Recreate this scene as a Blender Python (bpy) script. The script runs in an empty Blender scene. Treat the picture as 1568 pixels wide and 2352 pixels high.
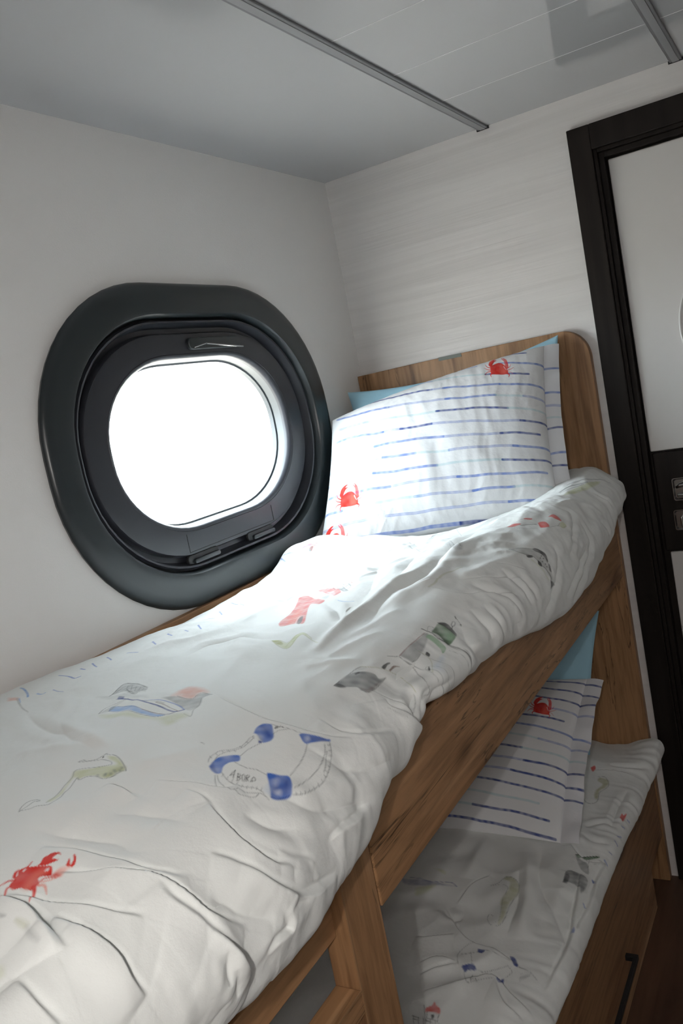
import bpy, bmesh, math, random
import numpy as np
from mathutils import Vector, Matrix

SKY, FLASH, FILL = 27.0, 12.3, 9.5
UP_PIL = [(-.470, -.030, 1.080), (-.225, -.590, 1.100), (-.090, -.575, 1.500), (-.262, -.028, 1.415)]
LOW_PIL = [(-.58, -.05, .425), (-.580, -.578, .430), (-.13, -.560, .630), (-.13, -.05, .63)]

# folds of the cloth: kind, height, wide side, steep side, line in cloth coordinates (along the bed, across it)
UPPER_FOLDS = [
('fold',0.005,0.022,0.0025,[(-1.8705,0.6412),(-1.864,0.6645),(-1.8552,0.7008),(-1.8423,0.7291),(-1.832,0.745)]),
('valley',0.0025,0.03,0.009,[(-1.7981,0.5947),(-1.7935,0.629),(-1.7763,0.6668),(-1.7803,0.69),(-1.7706,0.7046)]),
('fold',0.005,0.026,0.004,[(-1.8163,0.623),(-1.8063,0.6523),(-1.8001,0.68),(-1.7963,0.7089),(-1.7858,0.735),(-1.7769,0.7432)]),
('fold',0.008,0.028,0.003,[(-1.8341,0.6622),(-1.8133,0.7019),(-1.7984,0.7285),(-1.7921,0.7577),(-1.7847,0.774),(-1.7603,0.7976)]),
('fold',0.005,0.02,0.004,[(-1.8058,0.7326),(-1.8076,0.7493),(-1.7993,0.7712),(-1.7949,0.7871),(-1.7851,0.8076),(-1.7713,0.8306)]),
('fold',0.012,0.024,0.005,[(-1.8767,0.639),(-1.8781,0.6644),(-1.8781,0.6759),(-1.8803,0.6875),(-1.8873,0.7064),(-1.8951,0.7251)]),
('fold',0.009,0.024,0.0035,[(-1.8727,0.697),(-1.8733,0.7192),(-1.8706,0.7352),(-1.8687,0.75),(-1.8711,0.7651),(-1.8678,0.7809)]),
('fold',0.005,0.02,0.003,[(-1.9229,0.717),(-1.9268,0.7392),(-1.9251,0.7591)]),
('ridge',0.004,0.014,0.005,[(-1.8761,0.7158),(-1.8811,0.7372),(-1.8782,0.7594),(-1.8764,0.781)]),
('ridge',0.006,0.018,0.005,[(-1.8409,0.7664),(-1.8236,0.7954),(-1.8115,0.829)]),
('fold',0.007,0.024,0.003,[(-1.6963,0.6985),(-1.7061,0.7181),(-1.7121,0.7419),(-1.708,0.7619),(-1.6979,0.7767),(-1.6815,0.7885)]),
('fold',0.003,0.016,0.003,[(-1.6932,0.6709),(-1.6936,0.689),(-1.6962,0.7009)]),
('valley',0.002,0.014,0.004,[(-1.6888,0.771),(-1.679,0.7784),(-1.6595,0.7921),(-1.6536,0.7993)]),
('fold',0.0022,0.014,0.002,[(-1.7163,0.5986),(-1.7147,0.6105),(-1.7145,0.6266)]),
('ridge',0.0035,0.009,0.002,[(-1.5728,0.3613),(-1.5988,0.4085),(-1.6229,0.4649),(-1.6413,0.5072),(-1.6502,0.5358),(-1.6651,0.5639),(-1.6717,0.581)]),
('ridge',0.003,0.014,0.002,[(-1.6779,0.5833),(-1.6667,0.5946),(-1.6584,0.6052),(-1.6356,0.6211),(-1.6159,0.6317)]),
('ridge',0.003,0.012,0.002,[(-1.6698,0.4139),(-1.6643,0.4628),(-1.6638,0.4886),(-1.6539,0.4948),(-1.6344,0.4867)]),
('valley',0.002,0.016,0.004,[(-1.5716,0.3697),(-1.6007,0.4069),(-1.6366,0.462),(-1.6588,0.5188),(-1.6642,0.5345)]),
('fold',0.0025,0.016,0.003,[(-1.7161,0.5975),(-1.7143,0.616),(-1.7172,0.6355)]),
('fold',0.004,0.018,0.0024,[(-1.6895,0.6342),(-1.6842,0.6529),(-1.6777,0.672),(-1.6746,0.6855),(-1.6646,0.6967),(-1.6525,0.7008)]),
('valley',0.002,0.02,0.005,[(-1.7454,0.6356),(-1.737,0.6584),(-1.7314,0.6802),(-1.7289,0.7024)]),
('ridge',0.0025,0.012,0.002,[(-1.7847,0.5582),(-1.7648,0.5779),(-1.7541,0.5928),(-1.7431,0.6072)]),
('fold',0.005,0.022,0.002,[(-1.4921,0.5454),(-1.5195,0.5981),(-1.5338,0.6386),(-1.5365,0.6658),(-1.5256,0.7034),(-1.5117,0.7205),(-1.4942,0.7352)]),
('fold',0.007,0.03,0.004,[(-1.7467,0.7403),(-1.7269,0.7702),(-1.7172,0.785),(-1.7021,0.8011),(-1.6855,0.8132),(-1.6676,0.8195),(-1.6346,0.8265),(-1.6144,0.83)]),
('fold',0.005,0.02,0.003,[(-1.612,0.7974),(-1.5957,0.7942),(-1.5593,0.797),(-1.523,0.7978)]),
('valley',0.004,0.022,0.006,[(-1.7737,0.7628),(-1.7641,0.7745),(-1.7564,0.7865),(-1.7402,0.7998),(-1.7282,0.8078)]),
('fold',0.003,0.014,0.003,[(-1.6865,0.7709),(-1.6738,0.7826),(-1.6571,0.7931),(-1.6495,0.8013)]),
('valley',0.003,0.012,0.004,[(-1.7087,0.8122),(-1.6951,0.8123),(-1.6762,0.8182)]),
('fold',0.005,0.016,0.003,[(-1.7458,0.8295),(-1.7349,0.8255),(-1.7209,0.8267),(-1.7114,0.8273),(-1.7093,0.818),(-1.7136,0.8093)]),
('fold',0.006,0.02,0.004,[(-1.7958,0.7792),(-1.79,0.7928),(-1.7842,0.8041),(-1.7795,0.8152),(-1.774,0.8286),(-1.7659,0.8382)]),
('valley',0.004,0.01,0.004,[(-1.796,0.7949),(-1.7989,0.8054),(-1.8009,0.8165)]),
('valley',0.004,0.01,0.003,[(-1.7937,0.8084),(-1.7921,0.822),(-1.7912,0.8314)]),
('ridge',0.008,0.014,0.005,[(-1.3484,0.587),(-1.2587,0.5773),(-1.1976,0.571),(-1.1491,0.5707),(-1.0796,0.5698),(-1.0166,0.5755),(-0.9944,0.5897),(-0.9456,0.5957),(-0.8714,0.5895)]),
('ridge',0.009,0.017,0.005,[(-1.153,0.5941),(-1.1196,0.6024),(-1.0837,0.6162),(-1.0552,0.6312),(-1.0098,0.6355),(-0.9169,0.6219),(-0.8818,0.6195),(-0.8242,0.6302),(-0.7529,0.6375),(-0.6774,0.6546)]),
('valley',0.008,0.026,0.014,[(-1.2161,0.6107),(-1.0693,0.5851),(-1.0196,0.6104),(-0.9445,0.6101),(-0.8033,0.587),(-0.7107,0.5956)]),
('valley',0.005,0.026,0.013,[(-1.0951,0.5433),(-1.0216,0.5225),(-0.8574,0.4485),(-0.6849,0.3663)]),
('ridge',0.004,0.016,0.005,[(-1.0158,0.46),(-0.9346,0.4436),(-0.8477,0.4185),(-0.732,0.3979),(-0.6497,0.3913)]),
('valley',0.004,0.018,0.008,[(-0.9783,0.5579),(-0.9058,0.5381),(-0.8411,0.5229)]),
('ridge',0.004,0.012,0.005,[(-1.0926,0.4061),(-0.9533,0.3361),(-0.9139,0.3211)]),
('valley',0.005,0.014,0.008,[(-1.0795,0.4616),(-1.1348,0.517),(-1.188,0.5561),(-1.1454,0.5534)]),
('fold',0.003,0.012,0.002,[(-1.06,0.6274),(-1.0248,0.6537),(-1.0015,0.6857),(-0.9662,0.7161),(-0.9015,0.7523)]),
('fold',0.003,0.012,0.002,[(-1.0615,0.65),(-1.0574,0.6889),(-1.0115,0.7263),(-0.9557,0.7647)]),
('fold',0.003,0.014,0.002,[(-0.9355,0.6839),(-0.9053,0.7117),(-0.8716,0.7481)]),
('ridge',0.003,0.009,0.003,[(-1.3487,0.6138),(-1.3158,0.6159),(-1.2868,0.6226),(-1.2581,0.6303),(-1.2342,0.6428)]),
('ridge',0.004,0.01,0.003,[(-1.3197,0.583),(-1.2965,0.5831),(-1.2464,0.5733),(-1.1891,0.5709),(-1.1362,0.5647)]),
('ridge',0.003,0.01,0.003,[(-1.3723,0.6015),(-1.3597,0.6202),(-1.3401,0.6365),(-1.3275,0.6603)]),
('ridge',0.003,0.01,0.003,[(-1.267,0.601),(-1.2315,0.6128),(-1.1805,0.6212),(-1.1396,0.6387)]),
('fold',0.003,0.016,0.0025,[(-1.4014,0.696),(-1.385,0.7111),(-1.3317,0.8322)]),
('fold',0.005,0.018,0.0025,[(-1.389,0.7199),(-1.3929,0.731),(-1.3858,0.7411),(-1.378,0.7503),(-1.3728,0.7553),(-1.3428,0.7775)]),
('valley',0.006,0.012,0.005,[(-1.326,0.743),(-1.3371,0.7422),(-1.3571,0.7471),(-1.3689,0.7567)]),
('valley',0.004,0.01,0.004,[(-1.2915,0.7496),(-1.3254,0.7489),(-1.3452,0.7562)]),
('valley',0.004,0.01,0.004,[(-1.2488,0.7608),(-1.294,0.7551),(-1.3118,0.7617)]),
('fold',0.004,0.026,0.004,[(-1.4951,0.6931),(-1.4947,0.7113),(-1.491,0.7268),(-1.4739,0.7439),(-1.4234,0.7571)]),
('valley',0.003,0.016,0.005,[(-1.5537,0.7128),(-1.5444,0.745),(-1.507,0.7667),(-1.4485,0.7732)]),
('valley',0.005,0.014,0.005,[(-0.5023,0.751),(-0.4932,0.7785),(-0.5067,0.8041),(-0.5759,0.8266),(-0.6574,0.8422),(-0.7144,0.8544)]),
('valley',0.004,0.012,0.004,[(-0.3711,0.7747),(-0.333,0.8011),(-0.3289,0.8205)]),
('ridge',0.005,0.008,0.004,[(-0.4998,0.6935),(-0.4285,0.7027),(-0.3752,0.7288),(-0.3482,0.7548),(-0.3145,0.7853)]),
('valley',0.005,0.012,0.005,[(-0.5022,0.7031),(-0.4955,0.7282),(-0.5487,0.7497),(-0.6185,0.774),(-0.6754,0.7868)]),
('valley',0.004,0.01,0.004,[(-0.2597,0.7266),(-0.2466,0.7594),(-0.2372,0.7817)]),
('valley',0.005,0.014,0.005,[(-0.699,0.7464),(-0.7246,0.7711),(-0.7673,0.7902),(-0.8217,0.8092),(-0.8786,0.821)]),
('valley',0.004,0.012,0.004,[(-0.9235,0.7179),(-0.9273,0.7388),(-0.9218,0.7642),(-0.925,0.7897)]),
('valley',0.004,0.012,0.004,[(-0.9029,0.746),(-0.8929,0.7713),(-0.893,0.7941)]),
('valley',0.004,0.012,0.004,[(-1.0094,0.6953),(-1.0074,0.7152),(-0.993,0.7393),(-0.9828,0.7582),(-0.9821,0.7885)]),
('valley',0.004,0.012,0.004,[(-0.5071,0.7917),(-0.5651,0.8043),(-0.644,0.8174),(-0.7577,0.8328)]),
('valley',0.004,0.012,0.004,[(-1.0808,0.7208),(-1.0903,0.748),(-1.0984,0.7731)]),
('valley',0.004,0.012,0.004,[(-1.0503,0.7324),(-1.0629,0.765),(-1.0535,0.789)]),
('ridge',0.005,0.012,0.004,[(-0.9972,0.77),(-0.9766,0.7939),(-0.9946,0.8033)]),
('ridge',0.005,0.014,0.004,[(-1.001,0.6775),(-0.9262,0.6957),(-0.8515,0.7174),(-0.7655,0.7476)]),
('valley',0.006,0.016,0.008,[(-1.1307,0.7265),(-1.166,0.7583),(-1.1117,0.8023)]),
('ridge',0.004,0.014,0.004,[(-1.3863,0.2639),(-1.2941,0.246),(-1.2297,0.2825),(-1.165,0.3143)]),
('valley',0.003,0.016,0.006,[(-1.3257,0.3555),(-1.2476,0.3418),(-1.2315,0.401),(-1.2791,0.5001)]),
('ridge',0.004,0.016,0.004,[(-1.1185,0.3169),(-1.0543,0.327),(-0.8043,0.2191),(-0.7169,0.2107)]),
('ridge',0.003,0.016,0.004,[(-1.488,0.3514),(-1.5498,0.3781),(-1.6347,0.4523),(-1.7003,0.5208)]),
('valley',0.003,0.016,0.006,[(-1.5478,0.2769),(-1.6048,0.3869),(-1.6242,0.4548)]),
('valley',0.004,0.016,0.006,[(-1.6367,0.7357),(-1.6149,0.7635),(-1.5638,0.781),(-1.5113,0.7932)]),
('valley',0.003,0.014,0.005,[(-1.6801,0.7276),(-1.6726,0.7515),(-1.6492,0.7668)]),
('ridge',0.003,0.014,0.005,[(-1.7344,0.7601),(-1.7207,0.7848),(-1.7107,0.8141)]),
('ridge',0.004,0.01,0.005,[(-1.7175,0.818),(-1.7425,0.8184),(-1.7636,0.8236)])]
# folds of the cloth: kind, height, wide side, steep side, line in cloth coordinates (along the bed, across it)
LOWER_FOLDS = [
('fold',0.00945,0.03,0.003,[(-0.8577,0.4383),(-0.9198,0.4892),(-0.9472,0.5317),(-0.9473,0.5773),(-0.9613,0.6188)]),
('ridge',0.00945,0.016,0.004,[(-0.7536,0.4419),(-0.6135,0.4306),(-0.5895,0.4364)]),
('ridge',0.0108,0.018,0.004,[(-0.8971,0.6025),(-0.7859,0.5804),(-0.7009,0.5596),(-0.6262,0.532)]),
('valley',0.0081,0.02,0.008,[(-0.8854,0.576),(-0.7923,0.5662),(-0.7064,0.5422)]),
('valley',0.00675,0.02,0.006,[(-0.6062,0.561),(-0.7202,0.5899),(-0.8057,0.6451),(-0.8662,0.6828)]),
('fold',0.0108,0.024,0.003,[(-1.0863,0.492),(-1.0623,0.5308),(-1.0379,0.5581),(-1.0124,0.5923),(-1.0356,0.6283),(-1.0555,0.6676)]),
('fold',0.00675,0.02,0.003,[(-1.021,0.4547),(-1.0035,0.4872),(-1.0072,0.5204)]),
('fold',0.00675,0.02,0.003,[(-1.0448,0.4648),(-1.0279,0.493),(-1.0097,0.5251)]),
('fold',0.00675,0.018,0.003,[(-0.9567,0.4173),(-0.9548,0.4459),(-0.9384,0.4884)]),
('valley',0.00675,0.016,0.006,[(-0.8599,0.4349),(-0.8816,0.4569),(-0.8797,0.4813)]),
('fold',0.0081,0.02,0.003,[(-0.9877,0.6768),(-0.9375,0.679),(-0.8486,0.6824),(-0.7855,0.6741),(-0.7306,0.6679),(-0.6466,0.657)]),
('fold',0.00675,0.014,0.003,[(-0.8285,0.6849),(-0.7394,0.6888),(-0.6563,0.6881),(-0.582,0.691)]),
('fold',0.0081,0.016,0.003,[(-0.5532,0.6079),(-0.5912,0.6391),(-0.6034,0.6632),(-0.582,0.691)]),
('valley',0.0054,0.014,0.004,[(-0.4756,0.6242),(-0.4418,0.6524),(-0.444,0.6877)]),
('valley',0.0054,0.014,0.004,[(-0.5034,0.6219),(-0.5243,0.6532),(-0.5186,0.6842)]),
('fold',0.00675,0.016,0.003,[(-0.224,0.5909),(-0.2148,0.6434),(-0.2117,0.7008)]),
('valley',0.0054,0.012,0.005,[(-0.1876,0.6178),(-0.1757,0.6652),(-0.1511,0.7086)]),
('fold',0.0054,0.016,0.003,[(-0.8358,0.4557),(-0.7675,0.4648),(-0.7286,0.4857)]),
('ridge',0.00675,0.014,0.004,[(-0.9422,0.5756),(-0.9872,0.5616),(-1.0195,0.5324)]),
('ridge',0.0081,0.02,0.005,[(-0.6567,0.6346),(-0.7306,0.6371),(-0.826,0.6314)]),
('fold',0.0054,0.014,0.003,[(-1.0169,0.5939),(-1.0618,0.6229),(-1.0775,0.6616)]),
('valley',0.00675,0.014,0.005,[(-0.2861,0.6793),(-0.3708,0.6731),(-0.4488,0.6754)])]
# printed pattern: lines (width, end width, colour, strength) and washes (colour, strength, softness, unevenness)
UPPER_MARKS = [
('P','red',1,0.0005,0.12,[(-1.8515,0.6326),(-1.8474,0.6297),(-1.8447,0.6298),(-1.8434,0.6306),(-1.8389,0.6336),(-1.8363,0.6381),(-1.8315,0.647),(-1.8303,0.6521),(-1.8368,0.6584),(-1.8393,0.6561),(-1.8416,0.6527),(-1.8448,0.6528),(-1.8468,0.6565),(-1.8501,0.6579),(-1.8526,0.6565),(-1.8559,0.658),(-1.8572,0.653),(-1.8584,0.6488),(-1.8619,0.6456),(-1.8611,0.6402),(-1.8573,0.6376),(-1.8535,0.6368)]),
('P','pink',0.55,0.003,0.3,[(-1.8407,0.6446),(-1.8363,0.6485),(-1.8371,0.6529),(-1.8441,0.6512),(-1.8491,0.6525),(-1.8556,0.6556),(-1.8579,0.6511),(-1.8515,0.6481),(-1.8454,0.6456)]),
('P','white',0.9,0.0004,0.1,[(-1.8442,0.6345),(-1.8405,0.6336),(-1.84,0.6349),(-1.8433,0.6357)]),
('P','white',0.9,0.0003,0.1,[(-1.8501,0.6349),(-1.847,0.6318),(-1.8444,0.6303),(-1.8489,0.635)]),
('P','white',0.85,0.0006,0.1,[(-1.8366,0.6502),(-1.8334,0.6497),(-1.8322,0.6513),(-1.8347,0.6525)]),
('P','red',1,0.0004,0.05,[(-1.8348,0.6395),(-1.8317,0.6405),(-1.8259,0.6378),(-1.8217,0.6385),(-1.8175,0.6398),(-1.8155,0.6436),(-1.8163,0.6474),(-1.817,0.6483),(-1.8174,0.6449),(-1.8203,0.6444),(-1.8234,0.6451),(-1.8223,0.6498),(-1.823,0.6507),(-1.8263,0.6493),(-1.8314,0.646)]),
('P','red',1,0.0004,0.05,[(-1.8243,0.6605),(-1.8195,0.658),(-1.8175,0.657),(-1.8176,0.6582),(-1.8216,0.6625),(-1.8172,0.6614),(-1.8127,0.6568),(-1.8118,0.6577),(-1.8139,0.6612),(-1.8184,0.6648),(-1.8223,0.6656)]),
('P','pink',0.65,0.0015,0.4,[(-1.8244,0.6606),(-1.8223,0.6656),(-1.8269,0.6642),(-1.8349,0.667),(-1.8366,0.6624),(-1.8379,0.6595),(-1.832,0.6582),(-1.8282,0.6585)]),
('P','red',0.7,0.0015,0.2,[(-1.8384,0.6579),(-1.8337,0.6593),(-1.8333,0.6625),(-1.8347,0.6654),(-1.837,0.6621)]),
('L',0.00206,0.0008,'red',1,[(-1.8424,0.6324),(-1.8379,0.634),(-1.832,0.6322)]),
('L',0.00204,0.0008,'red',1,[(-1.8521,0.6344),(-1.8473,0.6314),(-1.8438,0.6299)]),
('L',0.00267,0.0008,'red',1,[(-1.8541,0.6375),(-1.8567,0.6342),(-1.8636,0.6329)]),
('L',0.00197,0.0008,'red',1,[(-1.8604,0.6402),(-1.8646,0.6407),(-1.8772,0.6515)]),
('L',0.0036,0.0008,'red',1,[(-1.8524,0.6569),(-1.8571,0.6622),(-1.8667,0.6683)]),
('L',0.00331,0.0008,'pink',0.8,[(-1.8488,0.6586),(-1.8472,0.6625),(-1.8524,0.6703)]),
('L',0.00201,0.0008,'red',0.85,[(-1.8461,0.6563),(-1.842,0.6562),(-1.8383,0.6607),(-1.8365,0.6644)]),
('L',0.00201,0.0008,'pink',0.8,[(-1.845,0.658),(-1.8405,0.6616),(-1.837,0.6636)]),
('P','lime',0.75,0.002,0.35,[(-1.6717,0.5566),(-1.669,0.5641),(-1.6734,0.5764),(-1.68,0.5868),(-1.6844,0.5895),(-1.6923,0.5882),(-1.7013,0.59),(-1.7092,0.5872),(-1.7073,0.5707),(-1.7108,0.5632),(-1.7148,0.5608),(-1.7132,0.5524),(-1.7277,0.5586),(-1.7454,0.569),(-1.7603,0.5734),(-1.7575,0.5673),(-1.7433,0.5647),(-1.7255,0.5562),(-1.7093,0.5464),(-1.7024,0.5429),(-1.6976,0.5531),(-1.6927,0.5634),(-1.6875,0.5731),(-1.6788,0.5753),(-1.6768,0.5644)]),
('P','olive',0.6,0.0025,0.3,[(-1.6933,0.5823),(-1.6809,0.5809),(-1.6789,0.5862),(-1.6892,0.5888),(-1.7013,0.59),(-1.7065,0.5864)]),
('L',0.0009,0.0008,'grey',0.9,[(-1.6873,0.532),(-1.6838,0.5351),(-1.6847,0.54),(-1.6809,0.5477),(-1.6775,0.5501),(-1.6719,0.5512),(-1.6674,0.5504),(-1.669,0.5539),(-1.6668,0.5603),(-1.6698,0.5703),(-1.6761,0.5816),(-1.6836,0.5914),(-1.6853,0.5886),(-1.6937,0.5896),(-1.7023,0.591),(-1.7098,0.5878),(-1.708,0.5752),(-1.7104,0.5665),(-1.7162,0.5632),(-1.7139,0.557),(-1.7305,0.5654),(-1.7396,0.568),(-1.748,0.5728),(-1.7598,0.5764),(-1.7662,0.5766),(-1.7718,0.5687),(-1.7777,0.5668),(-1.7824,0.5584)]),
('L',0.0009,0.0008,'grey',0.9,[(-1.7824,0.5584),(-1.7761,0.5535),(-1.7664,0.5511),(-1.7602,0.5549),(-1.76,0.5587),(-1.7621,0.5598),(-1.7645,0.5564),(-1.7745,0.5592),(-1.7824,0.5584)]),
('L',0.0009,0.0008,'grey',0.8,[(-1.688,0.5327),(-1.6832,0.5462),(-1.6801,0.5545),(-1.6797,0.5655),(-1.6808,0.5705),(-1.6853,0.5727),(-1.6917,0.5662),(-1.6958,0.5513),(-1.7024,0.5429),(-1.7125,0.5497),(-1.7209,0.553),(-1.7284,0.5556),(-1.7384,0.5611),(-1.7492,0.5659),(-1.7627,0.5707)]),
('P','grey',0.5,0.001,0.2,[(-1.7008,0.5809),(-1.6992,0.5825),(-1.7024,0.5853),(-1.7039,0.5842)]),
('P','grey',0.5,0.001,0.2,[(-1.6976,0.5841),(-1.6956,0.5851),(-1.6987,0.5879),(-1.7005,0.587)]),
('P','grey',0.5,0.001,0.2,[(-1.6918,0.5845),(-1.6895,0.5854),(-1.6928,0.5882),(-1.6947,0.5875)]),
('P','grey',0.5,0.001,0.2,[(-1.6867,0.5848),(-1.6845,0.5859),(-1.6878,0.5886),(-1.6896,0.5878)]),
('P','grey',0.5,0.001,0.2,[(-1.681,0.582),(-1.6789,0.5833),(-1.6823,0.5861),(-1.6841,0.5851)]),
('P','grey',0.5,0.001,0.2,[(-1.6908,0.5818),(-1.6885,0.5828),(-1.6918,0.5855),(-1.6938,0.5848)]),
('P','grey',0.5,0.001,0.2,[(-1.7028,0.5812),(-1.7013,0.5829),(-1.7046,0.5857),(-1.706,0.5845)]),
('P','grey',0.5,0.001,0.2,[(-1.705,0.5742),(-1.7042,0.5767),(-1.7076,0.5798),(-1.7084,0.5778)]),
('P','ink',0.9,0.0004,0.05,[(-1.6752,0.5524),(-1.6735,0.5526),(-1.6759,0.5553),(-1.677,0.5546)]),
('P','grey',0.55,0.0012,0.5,[(-1.4889,0.3699),(-1.4673,0.3589),(-1.4358,0.3429),(-1.4336,0.3539),(-1.4454,0.3866),(-1.4571,0.4082),(-1.4714,0.4196),(-1.4744,0.4096),(-1.4841,0.4116),(-1.4771,0.3943),(-1.468,0.3776),(-1.4727,0.3694)]),
('L',0.00175,0.00087,'ink',0.85,[(-1.4889,0.3699),(-1.4728,0.3618),(-1.4442,0.3459),(-1.4343,0.3467),(-1.4368,0.3625),(-1.447,0.3881),(-1.4587,0.4095)]),
('L',0.00146,0.0008,'ink',0.7,[(-1.4726,0.3642),(-1.4504,0.3575),(-1.4465,0.3641)]),
('L',0.00141,0.0008,'ink',0.8,[(-1.46,0.3722),(-1.4742,0.3939),(-1.4841,0.4116),(-1.4774,0.4114),(-1.4756,0.4222)]),
('L',0.00228,0.00114,'ink',0.5,[(-1.4651,0.3749),(-1.4677,0.3875),(-1.4789,0.4041)]),
('L',0.00094,0.0008,'grey',0.8,[(-1.4457,0.3607),(-1.4573,0.3695)]),
('L',0.00093,0.0008,'grey',0.8,[(-1.447,0.37),(-1.4638,0.3838)]),
('L',0.00092,0.0008,'grey',0.8,[(-1.4518,0.3825),(-1.4683,0.3947)]),
('L',0.00092,0.0008,'grey',0.8,[(-1.4536,0.3917),(-1.4672,0.4013)]),
('L',0.00091,0.0008,'grey',0.8,[(-1.4595,0.4039),(-1.471,0.4115)]),
('P','blush',0.7,0.005,0.3,[(-1.5063,0.4976),(-1.4845,0.4917),(-1.4689,0.4937),(-1.4785,0.5197),(-1.4898,0.5374),(-1.4916,0.5281),(-1.5087,0.5315),(-1.5105,0.5202),(-1.5071,0.5087)]),
('P','grey',0.55,0.0015,0.4,[(-1.5133,0.4858),(-1.5058,0.5054),(-1.5103,0.5221),(-1.5087,0.5315),(-1.4936,0.5303),(-1.4948,0.5484),(-1.5068,0.545),(-1.5249,0.5554),(-1.5394,0.5569),(-1.5426,0.5515),(-1.5355,0.5352),(-1.5215,0.5105)]),
('L',0.00114,0.0008,'grey',0.95,[(-1.5053,0.5041),(-1.5081,0.5141),(-1.5104,0.5244),(-1.5079,0.5311),(-1.4967,0.5285),(-1.4913,0.5323),(-1.496,0.5498)]),
('L',0.00099,0.0008,'grey',0.7,[(-1.509,0.5445),(-1.5269,0.5549),(-1.5412,0.5584),(-1.557,0.5676),(-1.5531,0.5543)]),
('L',0.00235,0.00261,'navy',0.9,[(-1.5027,0.3979),(-1.5029,0.4105),(-1.5075,0.4278),(-1.5235,0.4634),(-1.5302,0.4832),(-1.5374,0.5071),(-1.5458,0.5272),(-1.5482,0.5377),(-1.5421,0.5454)]),
('L',0.00185,0.00129,'blue',0.75,[(-1.5413,0.5448),(-1.5316,0.5297),(-1.5249,0.5133),(-1.5202,0.4921),(-1.5188,0.4772),(-1.5218,0.4618)]),
('P','navy',0.85,0.0006,0.15,[(-1.5046,0.4008),(-1.488,0.3865),(-1.4941,0.4031),(-1.5028,0.4092),(-1.5057,0.4183)]),
('L',0.00122,0.00102,'brown',0.85,[(-1.5265,0.4888),(-1.5309,0.5057),(-1.5402,0.5265),(-1.5467,0.5406)]),
('L',0.0009,0.0008,'ink',0.7,[(-1.5223,0.4622),(-1.5233,0.4859),(-1.5274,0.5025)]),
('P','sky',0.75,0.001,0.3,[(-1.5485,0.4315),(-1.534,0.4192),(-1.5286,0.4219),(-1.5325,0.4482),(-1.5475,0.4819),(-1.5522,0.4991),(-1.5566,0.5158),(-1.5578,0.5304),(-1.562,0.5268),(-1.5632,0.5175),(-1.5602,0.4979),(-1.5573,0.4823),(-1.552,0.4609)]),
('L',0.0009,0.0008,'navy',0.9,[(-1.5485,0.4315),(-1.5352,0.4218),(-1.5282,0.4288),(-1.5392,0.46),(-1.5476,0.4841),(-1.5533,0.5042),(-1.5554,0.5189),(-1.5562,0.5343),(-1.5494,0.5388)]),
('L',0.0009,0.0008,'navy',0.8,[(-1.5497,0.4328),(-1.5548,0.4638),(-1.5593,0.4841),(-1.5625,0.502),(-1.5645,0.5207),(-1.561,0.5282),(-1.5578,0.5315)]),
('L',0.001,0.0008,'brown',0.85,[(-1.5491,0.4876),(-1.5537,0.5089),(-1.5566,0.5305),(-1.5503,0.5385)]),
('L',0.0009,0.0008,'ink',0.8,[(-1.5585,0.4251),(-1.5344,0.4111),(-1.516,0.4141),(-1.5022,0.4175)]),
('L',0.0009,0.0008,'ink',0.7,[(-1.5585,0.4251),(-1.5486,0.4312),(-1.5297,0.4208)]),
('P','lgrey',0.45,0.001,0.2,[(-1.556,0.4248),(-1.5322,0.416),(-1.5066,0.4194),(-1.522,0.4201),(-1.5442,0.4313)]),
('P','lime',0.5,0.005,0.3,[(-1.5634,0.4328),(-1.5572,0.4639),(-1.5643,0.5016),(-1.5671,0.5253),(-1.5542,0.543),(-1.5552,0.5621),(-1.579,0.5603),(-1.5843,0.553),(-1.5707,0.5285),(-1.5712,0.4911),(-1.5733,0.4525)]),
('P','lgrey',0.4,0.004,0.3,[(-1.4894,0.348),(-1.4848,0.3743),(-1.4737,0.3859),(-1.4845,0.4097),(-1.5105,0.4599),(-1.4971,0.4126),(-1.4998,0.38)]),
('L',0.00323,0.00323,'sky',0.8,[(-1.4265,0.1109),(-1.4351,0.1299),(-1.455,0.1626),(-1.4709,0.1835)]),
('L',0.00313,0.0025,'sky',0.7,[(-1.4576,0.1877),(-1.4646,0.2071),(-1.4596,0.2089)]),
('L',0.00185,0.0008,'blue',0.7,[(-1.4512,0.2157),(-1.4598,0.2347),(-1.4671,0.2566)]),
('L',0.00199,0.00332,'blue',0.8,[(-1.3721,0.1343),(-1.3823,0.169),(-1.4014,0.2037),(-1.3941,0.2092)]),
('P','blush',0.6,0.003,0.3,[(-1.4666,0.1342),(-1.468,0.155),(-1.4856,0.1813),(-1.481,0.1528)]),
('L',0.00359,0.0018,'lgrey',0.6,[(-1.4727,0.1612),(-1.5157,0.226),(-1.5415,0.2729)]),
('L',0.00248,0.00124,'sky',0.6,[(-1.4758,0.1702),(-1.4942,0.1967)]),
('P','blue',0.95,0.0009,0.25,[(-1.6412,0.6588),(-1.6318,0.6564),(-1.6232,0.6558),(-1.6161,0.6613),(-1.6104,0.6679),(-1.6102,0.6726),(-1.6183,0.6773),(-1.625,0.6711),(-1.6341,0.6704),(-1.6445,0.6755),(-1.6482,0.6731),(-1.6467,0.6662)]),
('P','navy',0.6,0.0012,0.3,[(-1.6412,0.6588),(-1.6325,0.6569),(-1.6399,0.6642),(-1.6475,0.6731),(-1.6467,0.6662)]),
('P','blue',0.92,0.0009,0.25,[(-1.5659,0.6582),(-1.5559,0.6546),(-1.5473,0.6565),(-1.5442,0.6632),(-1.5454,0.667),(-1.5592,0.6782),(-1.5675,0.6812),(-1.5743,0.6781),(-1.5753,0.6745),(-1.5668,0.6632)]),
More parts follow.
